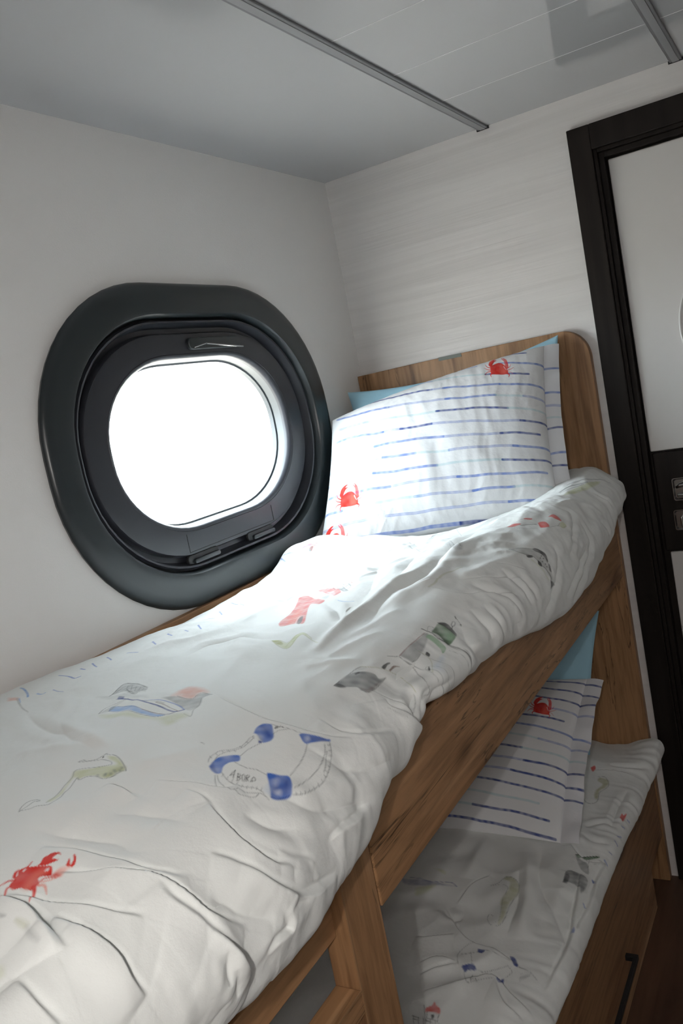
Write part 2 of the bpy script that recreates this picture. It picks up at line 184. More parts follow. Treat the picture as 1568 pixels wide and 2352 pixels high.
('P','navy',0.55,0.003,0.3,[(-1.5516,0.6583),(-1.5515,0.6659),(-1.5609,0.6782),(-1.5659,0.6758),(-1.5624,0.6689)]),
('P','lgrey',0.6,0.0015,0.3,[(-1.5678,0.6634),(-1.567,0.6677),(-1.5741,0.6747),(-1.5775,0.6727)]),
('P','navy',0.9,0.0006,0.1,[(-1.575,0.6705),(-1.5746,0.6741),(-1.5773,0.6753),(-1.5784,0.6729)]),
('P','blue',0.95,0.0008,0.25,[(-1.5415,0.6975),(-1.5368,0.699),(-1.5307,0.707),(-1.525,0.7184),(-1.5194,0.7218),(-1.524,0.7232),(-1.5346,0.7175),(-1.5438,0.7127),(-1.549,0.7111),(-1.5482,0.7059)]),
('P','navy',0.6,0.002,0.3,[(-1.5341,0.7068),(-1.5264,0.7191),(-1.531,0.7196),(-1.539,0.7119),(-1.5387,0.7086)]),
('P','white',0.5,0.002,0.2,[(-1.5408,0.7045),(-1.5367,0.7056),(-1.54,0.7095),(-1.5451,0.7082)]),
('P','blue',0.97,0.0009,0.22,[(-1.6189,0.7101),(-1.6153,0.7101),(-1.6105,0.72),(-1.6059,0.726),(-1.6107,0.7323),(-1.6199,0.7385),(-1.6283,0.7424),(-1.6407,0.7382),(-1.6439,0.7325),(-1.6395,0.7286),(-1.6302,0.7207)]),
('P','navy',0.65,0.003,0.3,[(-1.6144,0.7254),(-1.6112,0.7301),(-1.6251,0.7393),(-1.6298,0.7366),(-1.6236,0.7309)]),
('P','navy',0.55,0.003,0.3,[(-1.6313,0.723),(-1.6239,0.7268),(-1.6242,0.7317),(-1.6278,0.7313),(-1.6409,0.7306)]),
('P','white',0.75,0.0025,0.3,[(-1.6337,0.7291),(-1.6287,0.7319),(-1.6334,0.7353),(-1.6362,0.7321)]),
('P','white',0.45,0.003,0.3,[(-1.621,0.7191),(-1.6168,0.7211),(-1.625,0.7256),(-1.6268,0.724)]),
('L',0.00164,0.00123,'navy',0.7,[(-1.6424,0.7315),(-1.6391,0.7371),(-1.6273,0.7414)]),
('P','sky',0.35,0.003,0.3,[(-1.6387,0.721),(-1.6294,0.7197),(-1.6398,0.7283),(-1.6406,0.7243)]),
('L',0.0009,0.0008,'grey',0.75,[(-1.6351,0.653),(-1.6293,0.6496),(-1.6208,0.6486),(-1.6123,0.6498),(-1.6058,0.6569),(-1.5981,0.6611),(-1.5912,0.6628),(-1.5834,0.6617),(-1.5757,0.6605),(-1.5701,0.661)]),
('L',0.0009,0.0008,'grey',0.75,[(-1.629,0.656),(-1.6205,0.6538),(-1.61,0.6568),(-1.6025,0.6621),(-1.5939,0.6647),(-1.5812,0.6645),(-1.5703,0.6624)]),
('L',0.0009,0.0008,'grey',0.75,[(-1.6093,0.6724),(-1.5947,0.6717),(-1.5819,0.6737),(-1.5785,0.6756)]),
('L',0.0009,0.0008,'grey',0.75,[(-1.5574,0.6765),(-1.5506,0.6774),(-1.5465,0.6801),(-1.5424,0.6839)]),
('L',0.0009,0.0008,'grey',0.75,[(-1.544,0.6663),(-1.5437,0.6728),(-1.5412,0.6809),(-1.5385,0.6935),(-1.5379,0.6973)]),
('L',0.0009,0.0008,'grey',0.75,[(-1.5492,0.7119),(-1.5612,0.7172),(-1.5754,0.7217),(-1.59,0.7247),(-1.6035,0.7264)]),
('L',0.0009,0.0008,'grey',0.75,[(-1.5336,0.723),(-1.5462,0.7307),(-1.5632,0.7361),(-1.5788,0.739),(-1.5975,0.7398),(-1.616,0.7389)]),
('L',0.0009,0.0008,'grey',0.75,[(-1.5249,0.7244),(-1.5412,0.7362),(-1.5602,0.7442),(-1.5779,0.7494),(-1.5955,0.75),(-1.6144,0.7476),(-1.6239,0.7425)]),
('L',0.0009,0.0008,'grey',0.75,[(-1.5406,0.7299),(-1.5581,0.7388),(-1.5701,0.7437)]),
('L',0.0009,0.0008,'grey',0.75,[(-1.6442,0.6759),(-1.6514,0.6876),(-1.6525,0.6966),(-1.6492,0.7063),(-1.644,0.7127),(-1.6423,0.7176),(-1.6438,0.7247)]),
('L',0.0009,0.0008,'grey',0.75,[(-1.6224,0.6755),(-1.6242,0.6884),(-1.6196,0.6997),(-1.6192,0.7097)]),
('L',0.0009,0.0008,'grey',0.75,[(-1.6503,0.6752),(-1.6586,0.6836),(-1.6616,0.6911),(-1.664,0.7007),(-1.6558,0.7039)]),
('L',0.0009,0.0008,'grey',0.75,[(-1.6516,0.6736),(-1.6635,0.6833),(-1.6692,0.6905)]),
('L',0.0009,0.0008,'grey',0.75,[(-1.6563,0.7053),(-1.6546,0.7122),(-1.6476,0.7193),(-1.645,0.7235),(-1.6467,0.7315)]),
('L',0.0009,0.0008,'grey',0.75,[(-1.6608,0.7035),(-1.6624,0.7107),(-1.6571,0.718),(-1.6539,0.7208),(-1.6474,0.7211)]),
('L',0.00119,0.00092,'grey',0.7,[(-1.5317,0.7259),(-1.5275,0.7265)]),
('L',0.00118,0.00091,'grey',0.7,[(-1.5372,0.7306),(-1.5336,0.7315)]),
('L',0.00117,0.0009,'grey',0.7,[(-1.5431,0.7345),(-1.5398,0.7357)]),
('L',0.00117,0.0009,'grey',0.7,[(-1.5484,0.7377),(-1.5463,0.7394)]),
('L',0.00115,0.00089,'grey',0.7,[(-1.558,0.7412),(-1.5561,0.7431)]),
('L',0.00114,0.00088,'grey',0.7,[(-1.5659,0.744),(-1.565,0.746)]),
('L',0.00113,0.00087,'grey',0.7,[(-1.5727,0.7456),(-1.5724,0.7477)]),
('L',0.00112,0.00086,'grey',0.7,[(-1.5801,0.7475),(-1.5805,0.7497)]),
('L',0.00111,0.00086,'grey',0.7,[(-1.5875,0.7484),(-1.5885,0.7506)]),
('L',0.00111,0.00085,'grey',0.7,[(-1.5952,0.7482),(-1.5968,0.7501)]),
('L',0.00109,0.00084,'grey',0.7,[(-1.6028,0.7475),(-1.6051,0.7494)]),
('L',0.00109,0.00084,'grey',0.7,[(-1.61,0.7465),(-1.6121,0.7482)]),
('L',0.00108,0.00083,'grey',0.7,[(-1.6153,0.7452),(-1.6174,0.7469)]),
('L',0.00108,0.00083,'grey',0.7,[(-1.6191,0.7432),(-1.6215,0.7444)]),
('L',0.0009,0.0008,'grey',0.6,[(-1.6497,0.6803),(-1.6456,0.6788)]),
('L',0.0009,0.0008,'grey',0.6,[(-1.6508,0.6868),(-1.6467,0.6854)]),
('L',0.0009,0.0008,'grey',0.6,[(-1.6512,0.6928),(-1.6472,0.6914)]),
('L',0.0009,0.0008,'grey',0.6,[(-1.6514,0.6985),(-1.6475,0.6972)]),
('L',0.0009,0.0008,'grey',0.6,[(-1.6516,0.7042),(-1.6478,0.703)]),
('L',0.0009,0.0008,'grey',0.6,[(-1.6501,0.7087),(-1.6462,0.7075)]),
('L',0.0009,0.0008,'grey',0.6,[(-1.6473,0.7121),(-1.6433,0.711)]),
('L',0.0009,0.0008,'grey',0.6,[(-1.6443,0.7157),(-1.6404,0.7145)]),
('L',0.0009,0.0008,'grey',0.6,[(-1.6414,0.7192),(-1.6376,0.718)]),
('L',0.0009,0.0008,'grey',0.7,[(-1.6257,0.6475),(-1.6275,0.6509)]),
('L',0.0009,0.0008,'grey',0.7,[(-1.6184,0.6494),(-1.6203,0.6529)]),
('L',0.0009,0.0008,'grey',0.7,[(-1.6114,0.6517),(-1.6133,0.6551)]),
('L',0.0009,0.0008,'grey',0.7,[(-1.6069,0.6557),(-1.6086,0.659)]),
('L',0.0009,0.0008,'grey',0.7,[(-1.6035,0.6607),(-1.6055,0.6641)]),
('L',0.0009,0.0008,'grey',0.7,[(-1.5945,0.6617),(-1.5964,0.665)]),
('L',0.0009,0.0008,'grey',0.7,[(-1.5835,0.6614),(-1.5852,0.6647)]),
('L',0.0009,0.0008,'grey',0.7,[(-1.5724,0.6611),(-1.5742,0.6644)]),
('L',0.00092,0.0008,'ink',0.95,[(-1.6444,0.6857),(-1.6388,0.6843),(-1.6342,0.6843)]),
('L',0.00092,0.0008,'ink',0.95,[(-1.6342,0.6843),(-1.6403,0.6873),(-1.6451,0.6901)]),
('L',0.00092,0.0008,'ink',0.95,[(-1.6423,0.686),(-1.6403,0.6878)]),
('L',0.00092,0.0008,'ink',0.95,[(-1.6365,0.6895),(-1.6464,0.6956)]),
('L',0.00092,0.0008,'ink',0.95,[(-1.6365,0.6895),(-1.6365,0.6921),(-1.6399,0.6935),(-1.641,0.6923)]),
('L',0.00091,0.0008,'ink',0.95,[(-1.641,0.6923),(-1.6418,0.6956),(-1.6458,0.6967),(-1.6464,0.6956)]),
('L',0.00092,0.0008,'ink',0.95,[(-1.6345,0.6942),(-1.6377,0.6949),(-1.6426,0.6988),(-1.6433,0.7006),(-1.6398,0.6996),(-1.6353,0.6964),(-1.6345,0.6942)]),
('L',0.00092,0.0008,'ink',0.95,[(-1.6335,0.6974),(-1.6411,0.7021)]),
('L',0.00092,0.0008,'ink',0.95,[(-1.6335,0.6974),(-1.6319,0.699),(-1.6346,0.7004),(-1.6372,0.6997)]),
('L',0.00091,0.0008,'ink',0.95,[(-1.6372,0.6997),(-1.6396,0.7036)]),
('L',0.00092,0.0008,'ink',0.95,[(-1.639,0.7056),(-1.6313,0.7038),(-1.6339,0.7075),(-1.639,0.7056)]),
('L',0.00102,0.00083,'ink',0.95,[(-1.5449,0.6715),(-1.548,0.6723),(-1.5475,0.6736),(-1.5447,0.6733)]),
('L',0.00102,0.00083,'ink',0.95,[(-1.5442,0.6731),(-1.5467,0.6739)]),
('L',0.00102,0.00083,'ink',0.95,[(-1.5425,0.6752),(-1.5448,0.6746)]),
('L',0.00102,0.00083,'ink',0.95,[(-1.5425,0.6769),(-1.5416,0.6786)]),
('P','grey',0.85,0.001,0.35,[(-1.4137,0.6667),(-1.3947,0.6661),(-1.3727,0.6661),(-1.3599,0.6711),(-1.351,0.678),(-1.3455,0.6871),(-1.3474,0.694),(-1.3368,0.6988),(-1.3582,0.6994),(-1.3829,0.7021),(-1.3969,0.702),(-1.3989,0.6964),(-1.3954,0.6872),(-1.4048,0.6779),(-1.4118,0.6731)]),
('P','ink',0.7,0.001,0.3,[(-1.4137,0.6667),(-1.405,0.6679),(-1.4048,0.6779),(-1.411,0.6752)]),
('P','brown',0.4,0.002,0.3,[(-1.3939,0.6898),(-1.387,0.6973),(-1.3536,0.6973),(-1.3829,0.7021),(-1.3969,0.702)]),
('P','lgrey',0.4,0.0015,0.3,[(-1.3727,0.6661),(-1.3456,0.6651),(-1.3418,0.6735),(-1.3506,0.6728),(-1.3624,0.6682)]),
('L',0.0009,0.0008,'ink',0.8,[(-1.4133,0.6665),(-1.392,0.6656),(-1.3714,0.6654),(-1.3553,0.6648),(-1.3442,0.6671)]),
('L',0.00111,0.0008,'olive',0.6,[(-1.3442,0.6671),(-1.3378,0.6777),(-1.3282,0.686),(-1.3181,0.6992),(-1.3141,0.7131),(-1.3221,0.732),(-1.3287,0.7421)]),
('L',0.00097,0.0008,'ink',0.7,[(-1.3969,0.702),(-1.378,0.7024),(-1.3456,0.6993),(-1.3368,0.6988)]),
('P','ink',0.7,0.0006,0.2,[(-1.3685,0.6702),(-1.3601,0.6718),(-1.3618,0.6737),(-1.3705,0.6729)]),
('P','ink',0.9,0.0005,0.2,[(-1.3265,0.6858),(-1.3162,0.6846),(-1.3044,0.6864),(-1.3032,0.6887),(-1.3114,0.6881),(-1.3237,0.6899)]),
('P','brown',0.85,0.0005,0.3,[(-1.3178,0.694),(-1.3039,0.6935),(-1.2967,0.6978),(-1.2955,0.7004),(-1.3031,0.6965),(-1.3185,0.6963)]),
('L',0.00115,0.00086,'grey',0.8,[(-1.2924,0.6794),(-1.2847,0.6867),(-1.2793,0.6971),(-1.2766,0.762),(-1.2757,0.8375)]),
('L',0.00112,0.00084,'ink',0.75,[(-1.2807,0.6982),(-1.2801,0.7071),(-1.2834,0.7185),(-1.2941,0.7343),(-1.3066,0.7448),(-1.3052,0.7498),(-1.3133,0.7526),(-1.3281,0.7493)]),
('P','grey',0.62,0.0015,0.35,[(-1.2777,0.6902),(-1.2562,0.69),(-1.2352,0.6908),(-1.2169,0.6929),(-1.2011,0.6927),(-1.1964,0.6973),(-1.2122,0.7028),(-1.2334,0.7076),(-1.2496,0.709),(-1.2687,0.7103),(-1.2743,0.7082),(-1.275,0.701)]),
('L',0.00107,0.00083,'oxblood',0.8,[(-1.2777,0.6902),(-1.2571,0.6902),(-1.2389,0.6907),(-1.2179,0.6917),(-1.1993,0.6927)]),
('L',0.00093,0.0008,'ink',0.7,[(-1.2496,0.709),(-1.2649,0.7107),(-1.274,0.708)]),
('P','lgrey',0.45,0.001,0.4,[(-1.2587,0.6996),(-1.2474,0.7019),(-1.2489,0.7096),(-1.2694,0.7085),(-1.271,0.7001)]),
('L',0.00116,0.00087,'lgrey',0.9,[(-1.2536,0.6994),(-1.247,0.7016),(-1.2468,0.711),(-1.2386,0.8492),(-1.2664,0.7377),(-1.2843,0.7449),(-1.2852,0.75)]),
('L',0.0009,0.0008,'olive',0.6,[(-1.2465,0.7045),(-1.2453,0.7183),(-1.2575,0.7335),(-1.2814,0.7439)]),
('P','mint',0.95,0.0009,0.25,[(-1.2066,0.6974),(-1.1962,0.6987),(-1.1943,0.7087),(-1.1988,0.7233),(-1.2049,0.7312),(-1.219,0.7324),(-1.2115,0.7248),(-1.2064,0.7113)]),
('P','green',0.92,0.0009,0.3,[(-1.1771,0.6983),(-1.1583,0.6979),(-1.1558,0.7078),(-1.1631,0.726),(-1.1706,0.7309),(-1.1929,0.7302),(-1.1923,0.7235),(-1.184,0.7088),(-1.1865,0.6992)]),
('P','mint',0.6,0.002,0.3,[(-1.1635,0.7077),(-1.1682,0.7264),(-1.1818,0.7266),(-1.1802,0.7178)]),
('P','ink',0.5,0.0025,0.4,[(-1.1831,0.6979),(-1.1701,0.7006),(-1.1806,0.7089),(-1.1856,0.7236),(-1.1929,0.7302),(-1.1935,0.7224),(-1.1874,0.7087)]),
('L',0.00196,0.00135,'ink',0.85,[(-1.1924,0.6856),(-1.1911,0.6936),(-1.1885,0.7016),(-1.1914,0.7136),(-1.1897,0.7652),(-1.186,0.8515)]),
('L',0.00147,0.00122,'lgrey',0.9,[(-1.1877,0.702),(-1.1893,0.7126),(-1.1943,0.7245),(-1.1833,0.8544)]),
('P','ink',0.85,0.0007,0.3,[(-1.1575,0.6958),(-1.1465,0.7028),(-1.1458,0.7103),(-1.1529,0.7189),(-1.1595,0.728),(-1.1666,0.7304),(-1.1618,0.7209),(-1.157,0.7082),(-1.1582,0.6994)]),
('L',0.00152,0.00127,'grey',0.8,[(-1.142,0.7129),(-1.132,0.7114),(-1.1306,0.7149),(-1.1379,0.7169),(-1.1442,0.7152),(-1.142,0.7129)]),
('L',0.00157,0.00126,'ink',0.8,[(-1.1438,0.7155),(-1.1527,0.7177)]),
('L',0.00096,0.00096,'ink',0.8,[(-1.1182,0.7106),(-1.1225,0.7173),(-1.1269,0.7241)]),
('L',0.00257,0.00129,'ink',0.8,[(-1.1166,0.7091),(-1.1208,0.7125)]),
('L',0.00255,0.00191,'ink',0.8,[(-1.1269,0.7228),(-1.129,0.7248)]),
('L',0.0009,0.0008,'grey',0.6,[(-1.1911,0.6936),(-1.1771,0.6902),(-1.1728,0.6979)]),
('L',0.0009,0.0008,'grey',0.6,[(-1.1788,0.849),(-1.1898,0.7366),(-1.1697,0.8566)]),
('L',0.0009,0.0008,'grey',0.6,[(-1.1824,0.8527),(-1.204,0.7367)]),
('P','ink',0.92,0.0006,0.1,[(-1.2435,0.7143),(-1.2351,0.7131),(-1.2361,0.7189),(-1.2434,0.7206),(-1.2449,0.7172)]),
('P','ink',0.92,0.0005,0.1,[(-1.2775,0.7372),(-1.2687,0.7341),(-1.2752,0.7392),(-1.2798,0.7404)]),
('P','sky',0.3,0.006,0.3,[(-1.272,0.7422),(-1.2364,0.7369),(-1.2267,0.7368),(-1.2679,0.7462)]),
('L',0.0009,0.0008,'grey',0.6,[(-1.3324,0.7417),(-1.3429,0.7473),(-1.3603,0.752)]),
('L',0.0009,0.0008,'grey',0.6,[(-1.3993,0.7316),(-1.3933,0.7423),(-1.3849,0.7502)]),
('P','lgrey',0.4,0.003,0.4,[(-1.3983,0.7393),(-1.3752,0.7454),(-1.3549,0.7487),(-1.3692,0.7519),(-1.3853,0.7502)]),
('P','red',0.72,0.0009,0.3,[(-1.1589,0.4177),(-1.1306,0.4071),(-1.0913,0.3991),(-1.0382,0.3756),(-0.9904,0.3535),(-0.9858,0.3657),(-1.0123,0.395),(-1.0432,0.4279),(-1.0604,0.4503),(-1.0782,0.4492),(-1.0661,0.4249),(-1.0928,0.4356),(-1.1393,0.4601),(-1.1743,0.4767),(-1.1723,0.4609),(-1.1739,0.4477),(-1.1765,0.4324)]),
('P','pink',0.5,0.003,0.3,[(-1.1275,0.4198),(-1.081,0.4079),(-1.1042,0.4289),(-1.1643,0.4558),(-1.1618,0.4367)]),
('P','red',0.7,0.0008,0.3,[(-0.9334,0.3539),(-0.9211,0.3611),(-0.9511,0.4062),(-1.0001,0.4464),(-1.0207,0.4598),(-1.0377,0.4579),(-1.0247,0.4437),(-0.9824,0.4024)]),
('P','white',0.5,0.0015,0.2,[(-0.9676,0.3956),(-0.9873,0.4238),(-1.0297,0.4532),(-1.0201,0.4383)]),
('P','lgrey',0.35,0.002,0.3,[(-0.9309,0.3385),(-0.9229,0.3497),(-0.9824,0.4024),(-1.0322,0.4424),(-1.048,0.4399),(-0.9828,0.3851)]),
('P','grey',0.9,0.0006,0.2,[(-1.1727,0.4625),(-1.1403,0.4475),(-1.1363,0.4518),(-1.1639,0.4668),(-1.1767,0.4693)]),
('L',0.0014,0.0014,'white',0.8,[(-1.1717,0.4591),(-1.1349,0.4432),(-1.1302,0.4492)]),
('L',0.00113,0.00097,'ink',0.8,[(-0.8981,0.3442),(-0.8837,0.3388),(-0.9099,0.3687),(-0.9589,0.4205),(-1.0209,0.4753)]),
('L',0.00111,0.00095,'ink',0.8,[(-0.8981,0.3442),(-0.9458,0.3966),(-1.0137,0.4617)]),
('L',0.00115,0.00099,'ink',0.8,[(-0.9151,0.3676),(-0.8906,0.3767)]),
('L',0.00114,0.00098,'ink',0.8,[(-0.9201,0.3808),(-0.9088,0.3952)]),
('L',0.0011,0.00094,'ink',0.8,[(-0.955,0.414),(-0.9718,0.4461)]),
('L',0.00107,0.00092,'ink',0.8,[(-0.9965,0.449),(-0.9795,0.4553)]),
('L',0.00106,0.00091,'ink',0.8,[(-1.0113,0.4636),(-0.995,0.4669)]),
('L',0.00111,0.00095,'ink',0.8,[(-0.8906,0.3767),(-0.9709,0.4483),(-0.9902,0.4642)]),
('P','pink',0.9,0.0008,0.2,[(-0.8874,0.3729),(-0.9432,0.4331),(-0.9667,0.4541),(-0.9694,0.4551),(-0.9443,0.4296),(-0.9047,0.3925)]),
('P','grey',0.5,0.001,0.3,[(-0.9663,0.4159),(-0.9942,0.451),(-1.0186,0.474),(-1.0182,0.4644)]),
('L',0.00241,0.00161,'sky',0.5,[(-0.9991,0.3279),(-0.9718,0.3225),(-0.9565,0.3316)]),
('L',0.00177,0.00141,'sky',0.8,[(-1.0786,0.4876),(-1.0955,0.5102),(-1.098,0.5291)]),
('L',0.00319,0.00319,'sky',0.25,[(-1.0095,0.3066),(-1.0039,0.3248)]),
('P','lime',0.75,0.001,0.3,[(-1.2821,0.4907),(-1.2786,0.4971),(-1.2939,0.5198),(-1.2895,0.5268),(-1.2599,0.5181),(-1.2501,0.5248),(-1.2746,0.5493),(-1.2598,0.531),(-1.2698,0.5296),(-1.3029,0.5377),(-1.3133,0.5345),(-1.3015,0.5146)]),
('P','olive',0.7,0.001,0.3,[(-1.2803,0.4886),(-1.2841,0.506),(-1.2991,0.5206),(-1.2987,0.5104)]),
('L',0.00104,0.0008,'olive',0.85,[(-1.2803,0.4886),(-1.3014,0.5122),(-1.3147,0.5342),(-1.3053,0.5378),(-1.2787,0.5302),(-1.2593,0.5281),(-1.2746,0.5493),(-1.2937,0.5756)]),
('L',0.00093,0.0008,'olive',0.8,[(-1.2803,0.4886),(-1.2799,0.5008),(-1.2926,0.5215),(-1.2835,0.5244),(-1.2562,0.5186),(-1.2501,0.5248),(-1.2758,0.5547)]),
('L',0.0009,0.0008,'olive',0.6,[(-1.3071,0.5305),(-1.2749,0.5252),(-1.2575,0.5295)]),
('P','red',0.6,0.0012,0.3,[(-0.6143,0.1135),(-0.6043,0.1197),(-0.5809,0.1245),(-0.577,0.14),(-0.6263,0.1615),(-0.6295,0.1555),(-0.6149,0.1375)]),
('P','ink',0.7,0.0008,0.2,[(-0.6209,0.139),(-0.6061,0.1361),(-0.6009,0.1399),(-0.6221,0.1491),(-0.6268,0.146)]),
('L',0.00183,0.00152,'white',0.8,[(-0.6296,0.1412),(-0.6074,0.1331),(-0.5953,0.1372)]),
('P','grey',0.45,0.0015,0.4,[(-0.5875,0.3612),(-0.5898,0.3778),(-0.6121,0.4089),(-0.6463,0.4444),(-0.5678,0.4246),(-0.4719,0.4012),(-0.5568,0.4329),(-0.6691,0.4695),(-0.7608,0.4985),(-0.6785,0.4445),(-0.625,0.3981)]),
('L',0.00173,0.00096,'ink',0.8,[(-0.5875,0.3612),(-0.5612,0.3578),(-0.57,0.3754),(-0.6121,0.4089)]),
('L',0.00126,0.0009,'ink',0.7,[(-0.6016,0.3854),(-0.6785,0.4445),(-0.7608,0.4985),(-0.6788,0.474)]),
('L',0.00192,0.00144,'ink',0.7,[(-0.5739,0.4219),(-0.5407,0.4121)]),
('L',0.00193,0.00145,'ink',0.7,[(-0.5566,0.4246),(-0.5351,0.4207)]),
('P','grey',0.3,0.002,0.5,[(-0.7399,0.5382),(-0.7637,0.5658),(-0.8583,0.6281),(-0.8884,0.6338),(-0.879,0.6166),(-0.8086,0.5777)]),
('L',0.00131,0.00082,'ink',0.6,[(-0.744,0.5391),(-0.7637,0.5658),(-0.8677,0.6287)]),
('P','lgrey',0.4,0.003,0.5,[(-0.5034,0.4082),(-0.4992,0.4442),(-0.5678,0.5016),(-0.7482,0.572),(-0.7357,0.5397),(-0.5938,0.454)]),
('L',0.00112,0.0008,'grey',0.6,[(-0.777,0.5681),(-0.8808,0.621)]),
('L',0.00126,0.0009,'grey',0.6,[(-0.5744,0.4979),(-0.7019,0.5629)]),
('L',0.00148,0.00106,'grey',0.6,[(-0.4652,0.4094),(-0.2468,0.3287)]),
('L',0.00351,0.00281,'olive',0.35,[(-1.0614,0.6464),(-1.0467,0.6503),(-1.0256,0.6492),(-1.0001,0.6519),(-0.9785,0.6583),(-0.9606,0.6638)]),
('L',0.00186,0.00093,'olive',0.3,[(-0.7818,0.1442),(-0.7857,0.1668),(-0.7824,0.1803)]),
('L',0.00142,0.00095,'lgrey',0.4,[(-0.7824,0.1803),(-0.7443,0.1674),(-0.7139,0.1509)]),
('P','red',0.9,0.0008,0.2,[(-0.6978,0.6563),(-0.6701,0.6561),(-0.6603,0.6708),(-0.6712,0.6702),(-0.69,0.6625)]),
('P','red',0.9,0.0007,0.2,[(-0.6324,0.667),(-0.6244,0.6727),(-0.62,0.6813),(-0.6281,0.6815),(-0.6334,0.6711)]),
('P','red',0.92,0.0008,0.2,[(-0.6351,0.6968),(-0.6258,0.6992),(-0.6201,0.7078),(-0.6326,0.718),(-0.6438,0.7197),(-0.6546,0.7112),(-0.6538,0.7071)]),
('P','red',0.92,0.0008,0.2,[(-0.5878,0.7044),(-0.5613,0.7065),(-0.5635,0.7152),(-0.5854,0.7299),(-0.5887,0.7194),(-0.5844,0.7103)]),
('L',0.00118,0.00101,'grey',0.6,[(-0.6959,0.6645),(-0.684,0.6843),(-0.6557,0.7095)]),
('L',0.0012,0.00103,'grey',0.6,[(-0.6603,0.6708),(-0.648,0.6812),(-0.6351,0.6968)]),
('L',0.0012,0.00103,'grey',0.6,[(-0.6678,0.6553),(-0.6324,0.667)]),
('L',0.0012,0.00103,'grey',0.6,[(-0.6449,0.7199),(-0.6166,0.7311),(-0.6093,0.7403),(-0.5889,0.7427)]),
('L',0.0012,0.00103,'grey',0.6,[(-0.6004,0.7309),(-0.6179,0.7314)]),
('P','lime',0.6,0.001,0.3,[(-0.6004,0.7309),(-0.5853,0.7331),(-0.5871,0.742),(-0.6079,0.7421),(-0.6129,0.7343)]),
('L',0.00383,0.00383,'ink',0.55,[(-0.67,0.6739),(-0.6561,0.6835),(-0.6442,0.6963)]),
('P','lgrey',0.75,0.0012,0.35,[(-0.8265,0.701),(-0.8022,0.7106),(-0.7843,0.7294),(-0.7766,0.7466),(-0.7836,0.7614),(-0.7897,0.7787),(-0.8058,0.7926),(-0.8042,0.7837),(-0.8023,0.7702),(-0.8102,0.7578),(-0.8083,0.7453),(-0.8167,0.7315),(-0.8291,0.718)]),
('L',0.00156,0.00117,'ink',0.8,[(-0.8277,0.7003),(-0.8022,0.7106),(-0.7831,0.7289)]),
('L',0.002,0.00169,'ink',0.85,[(-0.8305,0.7015),(-0.827,0.7172),(-0.8192,0.7283),(-0.8085,0.7408),(-0.8084,0.7498),(-0.8102,0.7578),(-0.8011,0.7695),(-0.7997,0.7811),(-0.8134,0.7904)]),
('P','ink',0.88,0.0009,0.25,[(-0.7831,0.7289),(-0.773,0.7316),(-0.7686,0.7419),(-0.766,0.7498),(-0.7752,0.7579),(-0.7845,0.7621),(-0.7794,0.752),(-0.781,0.7435),(-0.7857,0.7354)]),
('P','ink',0.88,0.0007,0.2,[(-0.8223,0.7293),(-0.8092,0.7367),(-0.814,0.7394),(-0.8255,0.7344)]),
('P','ink',0.88,0.0007,0.2,[(-0.8067,0.7481),(-0.8043,0.7555),(-0.8128,0.7602),(-0.8178,0.7531)]),
('P','ink',0.85,0.0007,0.2,[(-0.7841,0.7631),(-0.7818,0.7679),(-0.7888,0.7782),(-0.7908,0.7742)]),
('P','ink',0.8,0.0008,0.3,[(-0.8109,0.7874),(-0.8049,0.7913),(-0.7907,0.8004),(-0.806,0.7988),(-0.8261,0.7979)]),
('P','ink',0.8,0.0004,0.1,[(-0.7844,0.7465),(-0.7823,0.7477),(-0.7845,0.7486),(-0.7865,0.7477)]),
('P','ink',0.8,0.0004,0.1,[(-0.7854,0.7515),(-0.7834,0.7528),(-0.7857,0.7538),(-0.7875,0.7528)]),
('P','ink',0.8,0.0004,0.1,[(-0.7964,0.7539),(-0.7936,0.7551),(-0.7966,0.7561),(-0.7993,0.755)]),
('P','ink',0.8,0.0004,0.1,[(-0.7936,0.7603),(-0.7907,0.7617),(-0.7929,0.7625),(-0.7956,0.7616)]),
('P','ink',0.8,0.0004,0.1,[(-0.7938,0.7652),(-0.7905,0.7666),(-0.7922,0.7676),(-0.7953,0.7665)]),
('P','ink',0.8,0.0004,0.1,[(-0.7921,0.7475),(-0.7894,0.7487),(-0.7921,0.7498),(-0.7946,0.7489)]),
('L',0.00536,0.00383,'lime',0.3,[(-0.8229,0.7419),(-0.8192,0.7613),(-0.8155,0.7838)]),
('P','lime',0.75,0.003,0.3,[(-0.3594,0.6776),(-0.2884,0.6845),(-0.23,0.7005),(-0.178,0.7151),(-0.1669,0.7239),(-0.2409,0.7166),(-0.3191,0.6954)]),
('L',0.00617,0.00308,'grey',0.8,[(-0.3104,0.6596),(-0.2689,0.6716),(-0.2341,0.6923),(-0.2161,0.7022)]),
('L',0.00203,0.00152,'ink',0.8,[(-0.3275,0.6642),(-0.2825,0.6789),(-0.237,0.6974)]),
('L',0.00317,0.00211,'grey',0.8,[(-0.2543,0.6641),(-0.2154,0.684),(-0.1786,0.7049),(-0.1377,0.7248),(-0.1256,0.7424)]),
('L',0.00209,0.00105,'ink',0.7,[(-0.239,0.6656),(-0.2118,0.6831),(-0.1929,0.7004)]),
('P','grey',0.8,0.0015,0.3,[(-1.8908,0.6663),(-1.8904,0.6714),(-1.892,0.6705),(-1.8927,0.6686)]),
('P','olive',0.7,0.003,0.3,[(-1.8898,0.6823),(-1.889,0.6868),(-1.889,0.6915),(-1.8911,0.6912),(-1.8908,0.6862)]),
('P','grey',0.55,0.003,0.3,[(-1.8904,0.6931),(-1.8943,0.705),(-1.8964,0.7097),(-1.8951,0.7016)]),
('P','lime',0.6,0.004,0.3,[(-1.9195,0.7006),(-1.9206,0.7031),(-1.9229,0.7056),(-1.9236,0.7054)]),
('L',0.0009,0.0008,'ink',0.6,[(-1.6076,0.6225),(-1.6088,0.6277)]),
